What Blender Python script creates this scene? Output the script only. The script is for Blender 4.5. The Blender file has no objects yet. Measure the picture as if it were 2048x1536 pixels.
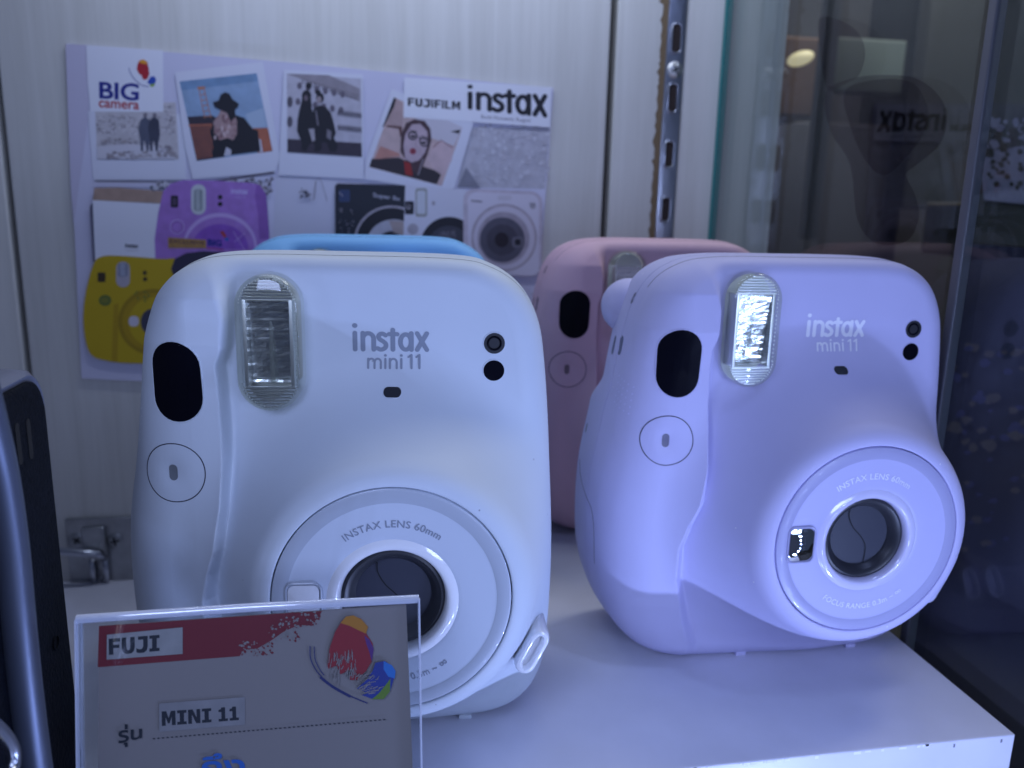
import bpy, bmesh, math, random
import numpy as np
from mathutils import Vector, Matrix
from mathutils.bvhtree import BVHTree
random.seed(7); np.random.seed(7)
R = math.radians
MM = 0.001
scene = bpy.context.scene
COL = scene.collection

# ------------------------------------------------------------ camera
CY, CP, CR, CH, F = 10.15, 12.53, 1.4, 134.4, 1623.5      # yaw, pitch, roll, height (mm), focal (px of 2048)
_y, _p, _r = R(CY), R(CP), R(CR)
fwd = Vector((math.sin(_y)*math.cos(_p), math.cos(_y)*math.cos(_p), -math.sin(_p)))
rgt = Vector((math.cos(_y), -math.sin(_y), 0)); upv = rgt.cross(fwd)
RR = math.cos(_r)*rgt + math.sin(_r)*upv
UU = -math.sin(_r)*rgt + math.cos(_r)*upv
cam_data = bpy.data.cameras.new('camera'); cam = bpy.data.objects.new('camera', cam_data); COL.objects.link(cam)
m = Matrix.Identity(4)
for i in range(3):
    m[i][0] = RR[i]; m[i][1] = UU[i]; m[i][2] = -fwd[i]
m[2][3] = CH*MM
cam.matrix_world = m
cam_data.sensor_width = 36; cam_data.lens = F/2048*36
cam_data.clip_start = 0.005; cam_data.clip_end = 50
cam_data.dof.use_dof = True; cam_data.dof.focus_distance = 0.178; cam_data.dof.aperture_fstop = 20
scene.camera = cam

# ------------------------------------------------------------ world, lamps, exposure
w = bpy.data.worlds.new('World'); scene.world = w; w.use_nodes = True
w.node_tree.nodes['Background'].inputs[0].default_value = (0.22, 0.29, 0.55, 1)
w.node_tree.nodes['Background'].inputs[1].default_value = 0.19
def lamp(name, loc, target, size, power, color, size_y=None, kind='AREA'):
    d = bpy.data.lights.new(name, kind); d.energy = power; d.color = color
    if kind == 'AREA':
        d.shape = 'RECTANGLE' if size_y else 'SQUARE'; d.size = size*MM
        if size_y: d.size_y = size_y*MM
    else:
        d.shadow_soft_size = size*MM
    o = bpy.data.objects.new(name, d); COL.objects.link(o)
    o.location = Vector(loc)*MM
    o.rotation_euler = (Vector(target)-Vector(loc)).to_track_quat('-Z', 'Y').to_euler()
    return o
BLUE = (0.38, 0.50, 1.0)
BLUE2 = (0.47, 0.58, 1.0)
WHT = (0.66, 0.76, 1.0)
lamp('overhead_lamp', (145, 120, 320), (50, 230, 0), 12, 0.13, BLUE, 90)
lamp('back_wall_lamp', (20, 325, 330), (20, 385, 80), 260, 0.40, WHT, 16)
lamp('front_fill_light', (150, -100, 100), (20, 220, 60), 110, 0.40, BLUE2, 60)  # added soft fill from the front right, not a real fixture
lamp('left_fill_light', (-60, 20, 165), (-25, 200, 50), 60, 0.20, BLUE2, 60)  # added fill from the left front to lift the white camera
for k in range(5):                                   # short led strip low in the right front corner, its light grazes over the display box edge
    ly = 22+k*7; lz = -.67*(164-ly)
    lamp('corner_led', (164, ly, lz), (164-50, ly+20, lz+84), 4, 0.066, BLUE, 4)
for k in range(3):                                   # the same low strip carries on along the front of the case
    lamp('front_led', (60+k*30, 22, -95), (30+k*30, 200, 60), 4, 0.055, BLUE, 4)
for k in range(6):                                   # vertical led strip in the same corner
    lamp('corner_strip_lamp', (161, 72, -30+k*20), (60, 200, -20+k*20), 5, 0.0125, BLUE, 5)
scene.view_settings.view_transform = 'Standard'; scene.view_settings.look = 'None'
scene.view_settings.exposure = -0.44; scene.view_settings.gamma = 1
scene.cycles.use_denoising = True
scene.cycles.max_bounces = 10; scene.cycles.transparent_max_bounces = 24
scene.cycles.sample_clamp_indirect = 4

# ------------------------------------------------------------ helpers
def ray(px, py): return fwd + RR*((px-1024)/F) - UU*((py-768)/F)
CAMP = Vector((0, 0, CH))
def onY(px, py, Y): d = ray(px, py); return CAMP + d*(Y/d.y)
def onX(px, py, X): d = ray(px, py); return CAMP + d*(X/d.x)

def tag(o, label=None, cat=None, group=None, kind=None):
    if label: o['label'] = label
    if cat: o['category'] = cat
    if group: o['group'] = group
    if kind: o['kind'] = kind
    return o
def empty(name, loc=(0, 0, 0), rz=0, rx=0):
    o = bpy.data.objects.new(name, None); COL.objects.link(o); o.empty_display_size = 0.01
    o.location = Vector(loc)*MM; o.rotation_euler = (rx, 0, rz); return o
def mesh_obj(name, verts, faces, mats, parent=None, smooth=True, midx=None, sharp=None):
    me = bpy.data.meshes.new(name)
    me.from_pydata([tuple(float(c)*MM for c in v) for v in verts], [], faces)
    for mt in (mats if isinstance(mats, (list, tuple)) else [mats]): me.materials.append(mt)
    if midx is not None: me.polygons.foreach_set('material_index', midx)
    me.polygons.foreach_set('use_smooth', [smooth]*len(me.polygons))
    me.update(); me.validate()
    if sharp: me.set_sharp_from_angle(angle=R(sharp))
    o = bpy.data.objects.new(name, me); COL.objects.link(o)
    if parent: o.parent = parent
    return o
class MB:
    """collects shapes (mm) into one mesh"""
    def __init__(s): s.v = []; s.f = []; s.m = []
    def add(s, v, f, mi=0):
        b = len(s.v); s.v += [tuple(q) for q in v]; s.f += [tuple(i+b for i in q) for q in f]; s.m += [mi]*len(f); return s
    def box(s, x0, x1, y0, y1, z0, z1, mi=0, bev=0):
        if bev:
            bm = bmesh.new(); bmesh.ops.create_cube(bm, size=1)
            for v in bm.verts: v.co = Vector((x0+(v.co.x+.5)*(x1-x0), y0+(v.co.y+.5)*(y1-y0), z0+(v.co.z+.5)*(z1-z0)))
            bmesh.ops.bevel(bm, geom=bm.edges[:], offset=bev, segments=3, affect='EDGES', profile=.6)
            bm.verts.ensure_lookup_table()
            s.add([v.co for v in bm.verts], [[v.index for v in f.verts] for f in bm.faces], mi); bm.free(); return s
        v = [(x, y, z) for z in (z0, z1) for y in (y0, y1) for x in (x0, x1)]
        return s.add(v, [(0, 2, 3, 1), (4, 5, 7, 6), (0, 1, 5, 4), (2, 6, 7, 3), (0, 4, 6, 2), (1, 3, 7, 5)], mi)
    def build(s, name, mats, parent=None, smooth=False, sharp=None):
        return mesh_obj(name, s.v, s.f, mats, parent, smooth, s.m, sharp)
def tube(pts, rad, n=10, closed=False, cap=True):
    P = [Vector(p) for p in pts]; V = []; Fc = []; N = len(P)
    ref = None
    for i in range(N):
        a = P[(i-1) % N] if (closed or i > 0) else P[i]; b = P[(i+1) % N] if (closed or i < N-1) else P[i]
        t = (b-a).normalized()
        if ref is None:
            ref = t.orthogonal().normalized()
        ref = (ref - t*ref.dot(t)).normalized(); bn = t.cross(ref)
        rr = rad[i] if isinstance(rad, (list, tuple)) else rad
        for k in range(n):
            a2 = 2*math.pi*k/n; V.append(P[i]+(ref*math.cos(a2)+bn*math.sin(a2))*rr)
    M = N if closed else N-1
    for i in range(M):
        for k in range(n):
            Fc.append((i*n+k, i*n+(k+1) % n, ((i+1) % N)*n+(k+1) % n, ((i+1) % N)*n+k))
    if not closed and cap:
        Fc.append(tuple(range(n))[::-1]); Fc.append(tuple((N-1)*n+k for k in range(n)))
    return V, Fc
def catmull(pts, n=8, closed=False):
    P = np.array(pts, float); N = len(P); out = []
    rng = range(N) if closed else range(N-1)
    for i in rng:
        if closed: p0, p1, p2, p3 = P[(i-1) % N], P[i], P[(i+1) % N], P[(i+2) % N]
        else: p0, p1, p2, p3 = P[max(i-1, 0)], P[i], P[i+1], P[min(i+2, N-1)]
        for k in range(n):
            t = k/n
            out.append(.5*((2*p1)+(-p0+p2)*t+(2*p0-5*p1+4*p2-p3)*t*t+(-p0+3*p1-3*p2+p3)*t**3))
    if not closed: out.append(P[-1])
    return np.array(out)

# ------------------------------------------------------------ materials
def mat(name, col, rough=.5, metal=0, spec=.5, coat=0, emis=None, es=0, noise=None, bump=None, sss=0):
    mt = bpy.data.materials.new(name); mt.use_nodes = True; nt = mt.node_tree; b = nt.nodes['Principled BSDF']
    b.inputs['Base Color'].default_value = (*col, 1); b.inputs['Roughness'].default_value = rough
    b.inputs['Metallic'].default_value = metal; b.inputs['Specular IOR Level'].default_value = spec
    b.inputs['Coat Weight'].default_value = coat
    if sss:
        b.inputs['Subsurface Weight'].default_value = sss; b.inputs['Subsurface Scale'].default_value = .0015
        b.inputs['Subsurface Radius'].default_value = (1, .9, 1)
    if emis: b.inputs['Emission Color'].default_value = (*emis, 1); b.inputs['Emission Strength'].default_value = es
    if noise:   # (scale vec3, amount, detail)
        tc = nt.nodes.new('ShaderNodeTexCoord'); mp = nt.nodes.new('ShaderNodeMapping'); mp.inputs['Scale'].default_value = noise[0]
        n = nt.nodes.new('ShaderNodeTexNoise'); n.inputs['Scale'].default_value = 1; n.inputs['Detail'].default_value = noise[2]
        nt.links.new(tc.outputs['Object'], mp.inputs[0]); nt.links.new(mp.outputs[0], n.inputs['Vector'])
        cr = nt.nodes.new('ShaderNodeMapRange'); cr.inputs['From Min'].default_value = .3; cr.inputs['From Max'].default_value = .7
        cr.inputs['To Min'].default_value = 1-noise[1]; cr.inputs['To Max'].default_value = 1+noise[1]*.4
        nt.links.new(n.outputs[0], cr.inputs[0])
        mx = nt.nodes.new('ShaderNodeVectorMath'); mx.operation = 'SCALE'; mx.inputs[0].default_value = col
        nt.links.new(cr.outputs[0], mx.inputs['Scale']); nt.links.new(mx.outputs[0], b.inputs['Base Color'])
    if bump:    # (scale vec3, strength, distance)
        tc = nt.nodes.new('ShaderNodeTexCoord'); mp = nt.nodes.new('ShaderNodeMapping'); mp.inputs['Scale'].default_value = bump[0]
        n = nt.nodes.new('ShaderNodeTexNoise'); n.inputs['Scale'].default_value = 1; n.inputs['Detail'].default_value = 4
        nt.links.new(tc.outputs['Object'], mp.inputs[0]); nt.links.new(mp.outputs[0], n.inputs['Vector'])
        bp = nt.nodes.new('ShaderNodeBump'); bp.inputs['Strength'].default_value = bump[1]; bp.inputs['Distance'].default_value = bump[2]
        nt.links.new(n.outputs[0], bp.inputs['Height']); nt.links.new(bp.outputs[0], b.inputs['Normal'])
    return mt
def clear_mat(name, tint, rough=.03, ior=1.5, haze=0, hazecol=(.8, .8, .8)):
    """thin clear plastic or glass: light passes straight on, its faces reflect by Fresnel"""
    mt = bpy.data.materials.new(name); mt.use_nodes = True; nt = mt.node_tree; nt.nodes.remove(nt.nodes['Principled BSDF'])
    out = nt.nodes['Material Output']; t = nt.nodes.new('ShaderNodeBsdfTransparent'); t.inputs[0].default_value = (*tint, 1)
    g = nt.nodes.new('ShaderNodeBsdfGlossy'); g.inputs['Roughness'].default_value = rough; g.inputs[0].default_value = (1, 1, 1, 1)
    ge = nt.nodes.new('ShaderNodeNewGeometry'); dt = nt.nodes.new('ShaderNodeVectorMath'); dt.operation = 'DOT_PRODUCT'
    nt.links.new(ge.outputs['Normal'], dt.inputs[0]); nt.links.new(ge.outputs['Incoming'], dt.inputs[1])
    def mth(op, a, b_):
        n = nt.nodes.new('ShaderNodeMath'); n.operation = op
        for i_, v_ in enumerate((a, b_)):
            if v_ is None: continue
            if isinstance(v_, (int, float)): n.inputs[i_].default_value = v_
            else: nt.links.new(v_, n.inputs[i_])
        return n.outputs[0]
    F0 = ((ior-1)/(ior+1))**2
    q = mth('POWER', mth('SUBTRACT', 1, mth('ABSOLUTE', dt.outputs['Value'], None)), 5)
    fac = mth('ADD', mth('MULTIPLY', q, 1-F0), F0)
    mx = nt.nodes.new('ShaderNodeMixShader'); nt.links.new(fac, mx.inputs[0])
    src = t
    if haze:
        d = nt.nodes.new('ShaderNodeBsdfDiffuse'); d.inputs[0].default_value = (*hazecol, 1)
        m2 = nt.nodes.new('ShaderNodeMixShader'); m2.inputs[0].default_value = haze
        nt.links.new(t.outputs[0], m2.inputs[1]); nt.links.new(d.outputs[0], m2.inputs[2]); src = m2
    nt.links.new(src.outputs[0], mx.inputs[1]); nt.links.new(g.outputs[0], mx.inputs[2]); nt.links.new(mx.outputs[0], out.inputs[0])
    return mt
_flat = {}
def flat(c, rough=.6):
    k = tuple(round(x, 3) for x in c)+(rough,)
    if k not in _flat: _flat[k] = mat('print_ink', c, rough, noise=((240, 240, 240), .14, 3) if max(c) < .62 and min(c) > .03 else None)
    return _flat[k]
def srgb(r, g, b, gain=1):
    f = lambda x: (x/255/12.92 if x <= 10 else ((x/255+.055)/1.055)**2.4)
    return tuple(min(1, f(v)*gain) for v in (r, g, b))

# ------------------------------------------------------------ text and flat shapes
def text_geo(s, bold=0.0, spacing=1.0):
    cu = bpy.data.curves.new('t', 'FONT'); cu.body = s; cu.size = 1; cu.offset = bold; cu.space_character = spacing; cu.resolution_u = 4
    o = bpy.data.objects.new('t', cu); COL.objects.link(o)
    dg = bpy.context.evaluated_depsgraph_get(); dg.update(); me = bpy.data.meshes.new_from_object(o.evaluated_get(dg))
    V = [(v.co.x, v.co.y) for v in me.vertices]; Fc = [tuple(p.vertices) for p in me.polygons]
    bpy.data.objects.remove(o); bpy.data.curves.remove(cu); bpy.data.meshes.remove(me)
    A = np.array(V); return A, Fc
def text_unit(s, bold=0, spacing=1.0):
    A, Fc = text_geo(s, bold, spacing); mn = A.min(0); mx = A.max(0); return (A-mn)/(mx-mn), Fc
def ribbon(pts, wd):
    """thick rounded stroke as one polygon mesh (strip + end caps)"""
    P = np.array(pts, float); V = []; Fc = []
    T = np.gradient(P, axis=0); T /= np.linalg.norm(T, axis=1)[:, None]+1e-9; Nn = np.stack([-T[:, 1], T[:, 0]], 1)
    n = len(P)
    for i in range(n): V += [P[i]+Nn[i]*wd/2, P[i]-Nn[i]*wd/2]
    for i in range(n-1): Fc.append((2*i, 2*i+1, 2*i+3, 2*i+2))
    for e, sg in ((0, -1), (n-1, 1)):
        a0 = math.atan2(Nn[e][1], Nn[e][0]); idx = [2*e]
        for k in range(1, 8):
            a = a0 - sg*math.pi*k/8; V.append(P[e]+np.array([math.cos(a), math.sin(a)])*wd/2); idx.append(len(V)-1)
        idx.append(2*e+1); Fc.append(tuple(idx))
    return np.array(V), Fc
def arc(cx, cy, rx, ry, a0, a1, n=20):
    return [(cx+rx*math.cos(R(a0+(a1-a0)*i/n)), cy+ry*math.sin(R(a0+(a1-a0)*i/n))) for i in range(n+1)]
def instax_strokes():
    """rounded lettering of the word, in a box about 6.4 wide x 2.9 high, stroke .42; list of polylines"""
    w = .44
    S = []
    S.append(('d', (.22, 2.72, .25)))                               # dot of i
    S.append(('l', [(.22, .22), (.22, 1.95)]))                      # i
    S.append(('l', [(.95, .22), (.95, 1.95)])); S.append(('l', arc(1.45, 1.32, .5, .6, 150, 0)+[(1.95, .22)]))   # n
    S.append(('l', [(3.05, 1.72), (2.8, 1.88), (2.55, 1.84), (2.4, 1.62), (2.5, 1.32), (2.8, 1.1), (3.05, .84), (3.05, .5), (2.84, .28), (2.55, .22), (2.3, .36)]))
    S.append(('l', [(3.72, 2.3), (3.72, .22)])); S.append(('l', [(3.38, 1.85), (4.12, 1.85)]))
    S.append(('l', arc(4.92, 1.03, .5, .8, 0, 360, 30))); S.append(('l', [(5.44, 1.95), (5.44, .22)]))
    S.append(('l', [(5.98, 1.95), (6.88, .22)])); S.append(('l', [(6.88, 1.95), (5.98, .22)]))
    out = []
    for k, d in S:
        if k == 'd':
            n = 20; V = np.array([(d[0]+d[2]*math.cos(2*math.pi*i/n), d[1]+d[2]*math.sin(2*math.pi*i/n)) for i in range(n)]); out.append((V, [tuple(range(n))]))
        else:
            P = np.array(d, float)
            if len(P) == 11: P = catmull(P, 4)
            out.append(ribbon(P, w))
    res = []
    for V, Fc in out: res.append((np.array([(x/7.1, y/2.97) for x, y in V]), Fc))
    return res
GLY = {
 'F': (.95, [(0,0),(0,1),(.95,1),(.95,.78),(.38,.78),(.38,.6),(.88,.6),(.88,.39),(.38,.39),(.38,0)]),
 'U': (1.08, [(0,1),(.38,1),(.38,.38),(.43,.24),(.54,.2),(.65,.24),(.7,.38),(.7,1),(1.08,1),(1.08,.36),(1.0,.12),(.8,.0),(.54,-.03),(.28,.0),(.08,.12),(0,.36)]),
 'J': (.95, [(.15,1),(.95,1),(.95,.3),(.85,.08),(.6,-.03),(.2,-.03),(0,.03),(0,.28),(.25,.2),(.46,.22),(.57,.36),(.57,.79),(.15,.79)]),
 'I': (.85, [(0,0),(0,.2),(.23,.2),(.23,.8),(0,.8),(0,1),(.85,1),(.85,.8),(.62,.8),(.62,.2),(.85,.2),(.85,0)]),
 'i': (.30, [(0,0),(0,1),(.30,1),(.30,0)]),
 'L': (.85, [(0,0),(0,1),(.34,1),(.34,.2),(.85,.2),(.85,0)]),
 'M': (1.25, [(0,0),(0,1),(.42,1),(.625,.52),(.83,1),(1.25,1),(1.25,0),(.9,0),(.9,.58),(.71,.15),(.54,.15),(.35,.58),(.35,0)]),
 'N': (1.1, [(0,0),(0,1),(.42,1),(.76,.42),(.76,1),(1.1,1),(1.1,0),(.72,0),(.34,.64),(.34,0)]),
 '1': (.85, [(.02,0),(.02,.19),(.27,.19),(.27,.68),(.02,.68),(.02,.84),(.22,.88),(.3,1),(.62,1),(.62,.19),(.85,.19),(.85,0)]),
 ' ': (.35, None)}
def block_text(t, gap=.16):
    x = 0; out = []
    for ch in t:
        w_, P = GLY[ch]
        if P: out.append([(x+a, b) for a, b in P])
        x += w_+gap
    x -= gap
    return [(np.array([(a/x, b) for a, b in P]), [tuple(range(len(P)))]) for P in out]
def mini_strokes():
    """the words mini 11 in medium sans strokes"""
    w = .27; S = []
    def nn_(x, wd=.98): return [[(x, .13), (x, 1.36)], arc(x+wd/2, .86, wd/2, .5, 158, 0)+[(x+wd, .13)]]
    S += nn_(.14, .76); S += [arc(1.28, .86, .38, .5, 158, 0)+[(1.66, .13)]]
    S += [[(2.2, .13), (2.2, 1.36)]]; S += nn_(2.75, .82); S += [[(4.12, .13), (4.12, 1.36)]]
    for x in (5.35, 6.3): S += [[(x, .13), (x, 1.9)], [(x, 1.9), (x-.36, 1.62)]]
    out = [ribbon(p, w) for p in S]
    for x in (2.2, 4.12):
        n = 16; out.append((np.array([(x+.18*math.cos(2*math.pi*i/n), 1.82+.18*math.sin(2*math.pi*i/n)) for i in range(n)]), [tuple(range(n))]))
    return [(np.array([(x/6.45, y/2.03) for x, y in V]), Fc) for V, Fc in out]
class Sheet:
    """flat printed sheet: px points are read in photo pixels through mp(px,py,layer)->3D; each shape gets its own tiny layer"""
    def __init__(s, mp): s.mp = mp; s.layer = 0; s.k = 1.0; s.mb = MB(); s.mats = []
    def mi(s, m):
        if m not in s.mats: s.mats.append(m)
        return s.mats.index(m)
    def poly(s, pts, m, step=True):
        s.layer += s.k if step else 0
        s.mb.add([s.mp(x, y, s.layer) for x, y in pts], [tuple(range(len(pts)))], s.mi(m)); return s
    def geo(s, V, Fc, q, m):       # q = px corners BL,BR,TR,TL for unit box
        s.layer += 1
        q = [np.array(c, float) for c in q]
        W = [(1-u)*(1-v)*q[0]+u*(1-v)*q[1]+u*v*q[2]+(1-u)*v*q[3] for u, v in V]
        s.mb.add([s.mp(x, y, s.layer) for x, y in W], Fc, s.mi(m)); return s
    def text(s, t, q, m, bold=0, spacing=1): V, Fc = text_unit(t, bold, spacing); return s.geo(V, Fc, q, m)
    def instax(s, q, m):
        for V, Fc in instax_strokes(): s.geo(V, Fc, q, m)
        return s
    def block(s, t, q, m, gap=.16):
        for V, Fc in block_text(t, gap): s.geo(V, Fc, q, m)
        return s
    def ell(s, cx, cy, rx, ry, m, n=28, a0=0, a1=360):
        return s.poly([(cx+rx*math.cos(R(a0+(a1-a0)*i/n)), cy+ry*math.sin(R(a0+(a1-a0)*i/n))) for i in range(n if a1-a0 == 360 else n+1)], m)
    def rr(s, x0, y0, x1, y1, r, m, shear=0, rot=0):
        P = []
        for cx, cy, a in ((x1-r, y1-r, 0), (x0+r, y1-r, 90), (x0+r, y0+r, 180), (x1-r, y0+r, 270)):
            for k in range(7): P.append((cx+r*math.cos(R(a+k*15)), cy+r*math.sin(R(a+k*15))))
        c = ((x0+x1)/2, (y0+y1)/2); ca, sa = math.cos(R(rot)), math.sin(R(rot))
        return s.poly([(c[0]+(x-c[0])*ca-(y-c[1])*sa, c[1]+(x-c[0])*sa+(y-c[1])*ca+shear*(x-c[0])) for x, y in P], m)
    def line(s, pts, wd, m):
        V, Fc = ribbon(pts, wd); s.layer += 1; s.mb.add([s.mp(x, y, s.layer) for x, y in V], Fc, s.mi(m)); return s
    def blots(s, x0, y0, x1, y1, n, rmin, rmax, ms, inside=None, sq=1):
        s.k = .3
        for _ in range(n):
            for _t in range(30):
                cx = random.uniform(x0, x1); cy = random.uniform(y0, y1)
                if inside is None or inside(cx, cy): break
            else: continue
            r = random.uniform(rmin, rmax); k = random.randint(6, 9); a0 = random.random()*6
            s.poly([(cx+r*random.uniform(.6, 1.2)*math.cos(a0+6.283*i/k), cy+r*sq*random.uniform(.6, 1.2)*math.sin(a0+6.283*i/k)) for i in range(k)], random.choice(ms))
        s.k = 1.0
        return s
    def build(s, name, parent): return s.mb.build(name, s.mats, parent)

#=================================================================== SETTING
m_wall = bpy.data.materials.new('pale_wood_laminate'); m_wall.use_nodes = True
def wood(mt, c1, c2, rough=.45):
    nt = mt.node_tree; b = nt.nodes['Principled BSDF']; tc = nt.nodes.new('ShaderNodeTexCoord')
    mp = nt.nodes.new('ShaderNodeMapping'); mp.inputs['Scale'].default_value = (160, 160, 5)
    n = nt.nodes.new('ShaderNodeTexNoise'); n.inputs['Scale'].default_value = 1; n.inputs['Detail'].default_value = 6; n.inputs['Distortion'].default_value = .6
    mp2 = nt.nodes.new('ShaderNodeMapping'); mp2.inputs['Scale'].default_value = (1500, 1500, 60)
    n2 = nt.nodes.new('ShaderNodeTexNoise'); n2.inputs['Scale'].default_value = 1; n2.inputs['Detail'].default_value = 2
    r = nt.nodes.new('ShaderNodeValToRGB'); r.color_ramp.elements[0].position = .3; r.color_ramp.elements[1].position = .72
    r.color_ramp.elements[0].color = (*c1, 1); r.color_ramp.elements[1].color = (*c2, 1)
    ad = nt.nodes.new('ShaderNodeMath'); ad.operation = 'MULTIPLY_ADD'; ad.inputs[1].default_value = .35; 
    nt.links.new(tc.outputs['Object'], mp.inputs[0]); nt.links.new(mp.outputs[0], n.inputs['Vector'])
    nt.links.new(tc.outputs['Object'], mp2.inputs[0]); nt.links.new(mp2.outputs[0], n2.inputs['Vector'])
    sb = nt.nodes.new('ShaderNodeMath'); sb.operation = 'SUBTRACT'; sb.inputs[1].default_value = .5; nt.links.new(n2.outputs[0], sb.inputs[0])
    nt.links.new(sb.outputs[0], ad.inputs[0]); nt.links.new(n.outputs[0], ad.inputs[2])
    nt.links.new(ad.outputs[0], r.inputs[0]); nt.links.new(r.outputs[0], b.inputs['Base Color']); b.inputs['Roughness'].default_value = rough
wood(m_wall, (.60, .59, .555), (.69, .68, .65))
m_gap = mat('dark_gap', (.02, .02, .022), .8)
m_raw = mat('raw_board_edge', (.20, .14, .08), .9, bump=((900, 900, 300), .8, .001))
m_shelf = mat('white_lacquer', (.66, .66, .74), .36, noise=((35, 35, 35), .09, 7), bump=((700, 700, 700), .06, .0004))
m_dark = mat('dark_floor', (.03, .03, .035), .6)
WY = 395.0
def panel(name, x0, x1, label, y=WY, t=18, z0=-50, z1=420):
    o = MB().box(x0, x1, y, y+t, z0, z1, bev=1.0).build(name, m_wall, None, True, 40)
    return tag(o, label, 'wall panel')
panel('wall_panel', -420, onY(30, 500, WY).x-1.3, 'narrow pale wood wall panel at the far left, left of the dark groove')
panel('wall_panel', onY(30, 500, WY).x+1.3, 113.6, 'wide pale wood wall panel that carries the photo poster')
panel('wall_panel', 117.0, 140.2, 'narrow pale wood panel with a ragged brown edge left of the slotted metal rail')
panel('wall_panel', 151.2, 203, 'pale wood panel right of the slotted metal rail, ending behind the glass')
tag(MB().box(-420, 203, WY+18.2, WY+24, -50, 420).build('wall_backing', m_gap), kind='structure')
o = MB().box(-420, 168.0, 98, WY+18, -58, -50).build('shelf', m_shelf); tag(o, kind='structure')
o = MB().box(-900, 2500, -400, 2600, -420, -400).build('floor', m_dark); tag(o, kind='structure')
# riser the cameras stand on
RX0, RX1, RYF, RYB = -46.0, 167.5, 164.0, 384.0
rz = empty('display_riser', ((RX0+RX1)/2, (RYF+RYB)/2, -50)); tag(rz, 'white lacquered display box the pastel cameras stand on', 'display box')
rz.location = (0, 0, 0)
MB().box(RX0, RX1, RYF, RYB, -50, 0, bev=.5).build('box_body', m_shelf, rz, True, 40)
mb = MB()                                               # chipped foil along the front edge
for k in range(46):
    x = random.uniform(RX0, RX1); mb.box(x, x+random.uniform(.4, 2.2), RYF-.05, RYF+.3, -.75-random.random()*.5, -.28)
m_nick = mat('chip_dark', (.16, .16, .20), .8)
for x in (149.2, 163.2): MB().box(x, x+random.uniform(.3, .9), RYF-.07, RYF+.2, -2.0, -1.0).build('edge_nick', m_nick, rz)
mb.build('chipped_edge', [mat('chip_light', (.8, .8, .84), .6)], rz)

# slotted rail
m_chrome = mat('worn_chrome', (.50, .52, .58), .28, metal=1, bump=((120, 120, 40), .15, .003))
m_hole = mat('slot_hole', (.03, .02, .018), .9)
rail = empty('slotted_rail', (145.8, WY, -50)); tag(rail, 'shiny slotted metal shelf rail set upright in the wall', 'shelf rail')
mb = MB(); mb.box(141.4, 150.4, WY-1.2, WY+3, -50, 420, bev=.5); rb = mb.build('rail_strip', m_chrome, None, True, 40)
def px_z(py, Y=WY, px=1340): return onY(px, py, Y).z
slots = [(-60, -6), (48, 108), (168, 226), (282, 336), (394, 444), (505, 552), (610, 655)]
for a, b in slots:
    xa = 1357-.062*a; z1 = px_z(a, px=xa); z0 = px_z(b, px=xa)
    P = [(145.9+1.9*math.cos(R(t)), (z1-1.9 if t < 180 else z0+1.9)+1.9*math.sin(R(t))) for t in list(range(0, 181, 20))+list(range(180, 361, 20))]
    n = len(P)
    h = mesh_obj('slot', [(x, WY-1.28, z) for x, z in P], [tuple(range(n))], m_hole, None, False); h.parent = rail
    V, Fc = tube([(145.9+(x-145.9)*1.35, WY-1.3, z) for x, z in P], .55, 6, closed=True)
    h2 = mesh_obj('slot_rim', V, Fc, m_chrome, h)
rb.parent = rail
for c in rail.children: c.matrix_parent_inverse = Matrix.Translation(Vector((145.8, WY, -50))*-MM)
sc = onY(1352, 139, WY-2.5)
def lathe(prof, n=48, axis='y', c=(0, 0, 0)):
    """prof (r,y) revolved about the y axis through c"""
    V = []; Fc = []; k = len(prof)
    for j in range(n):
        a = 2*math.pi*j/n
        for r_, yy in prof: V.append((c[0]+r_*math.cos(a), c[1]+yy, c[2]+r_*math.sin(a)))
    for j in range(n):
        for i in range(k-1):
            Fc.append((j*k+i, j*k+i+1, ((j+1) % n)*k+i+1, ((j+1) % n)*k+i))
    return V, Fc
m_steel = mat('screw_steel', (.75, .74, .70), .35, metal=1, bump=((500, 500, 500), .5, .002))
def screw(c, r, parent, rot=20, m=None):
    mb = MB(); V, Fc = lathe([(0.001, -1.0), (r*.5, -.95), (r*.85, -.7), (r, -.1), (r, .5)], 24, c=c); mb.add(V, Fc)
    for a in (rot, rot+90):
        d = Vector((math.cos(R(a)), 0, math.sin(R(a)))); q = Vector((-d.z, 0, d.x)); P = Vector(c)+Vector((0, -1.06, 0))
        mb.add([P+d*r*.55+q*r*.12, P-d*r*.55+q*r*.12, P-d*r*.55-q*r*.12, P+d*r*.55-q*r*.12], [(0, 1, 2, 3)], 1)
    return mb.build('screw', [m or m_steel, m_gap], parent, True, 40)
s_ = screw((sc.x, WY-1.2, sc.z), 3.9, rail); s_.matrix_parent_inverse = Matrix.Translation(Vector((145.8, WY, -50))*-MM)
# ragged board edge left of the rail
V = []; Fc = []; z = -50; i = 0
while z < 420:
    xx = 138.9-abs(random.gauss(0, .5)) - (1.4 if random.random() < .05 else 0)
    V += [(xx, WY-.12, z), (141.6, WY-.12, z)]; i += 1; z += random.uniform(1.2, 3)
for k in range(i-1): Fc.append((2*k, 2*k+1, 2*k+3, 2*k+2))
tag(mesh_obj('board_edge', V, Fc, m_raw, None, False), 'strip of bare brown chipboard edge beside the metal rail', 'board edge')

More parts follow.
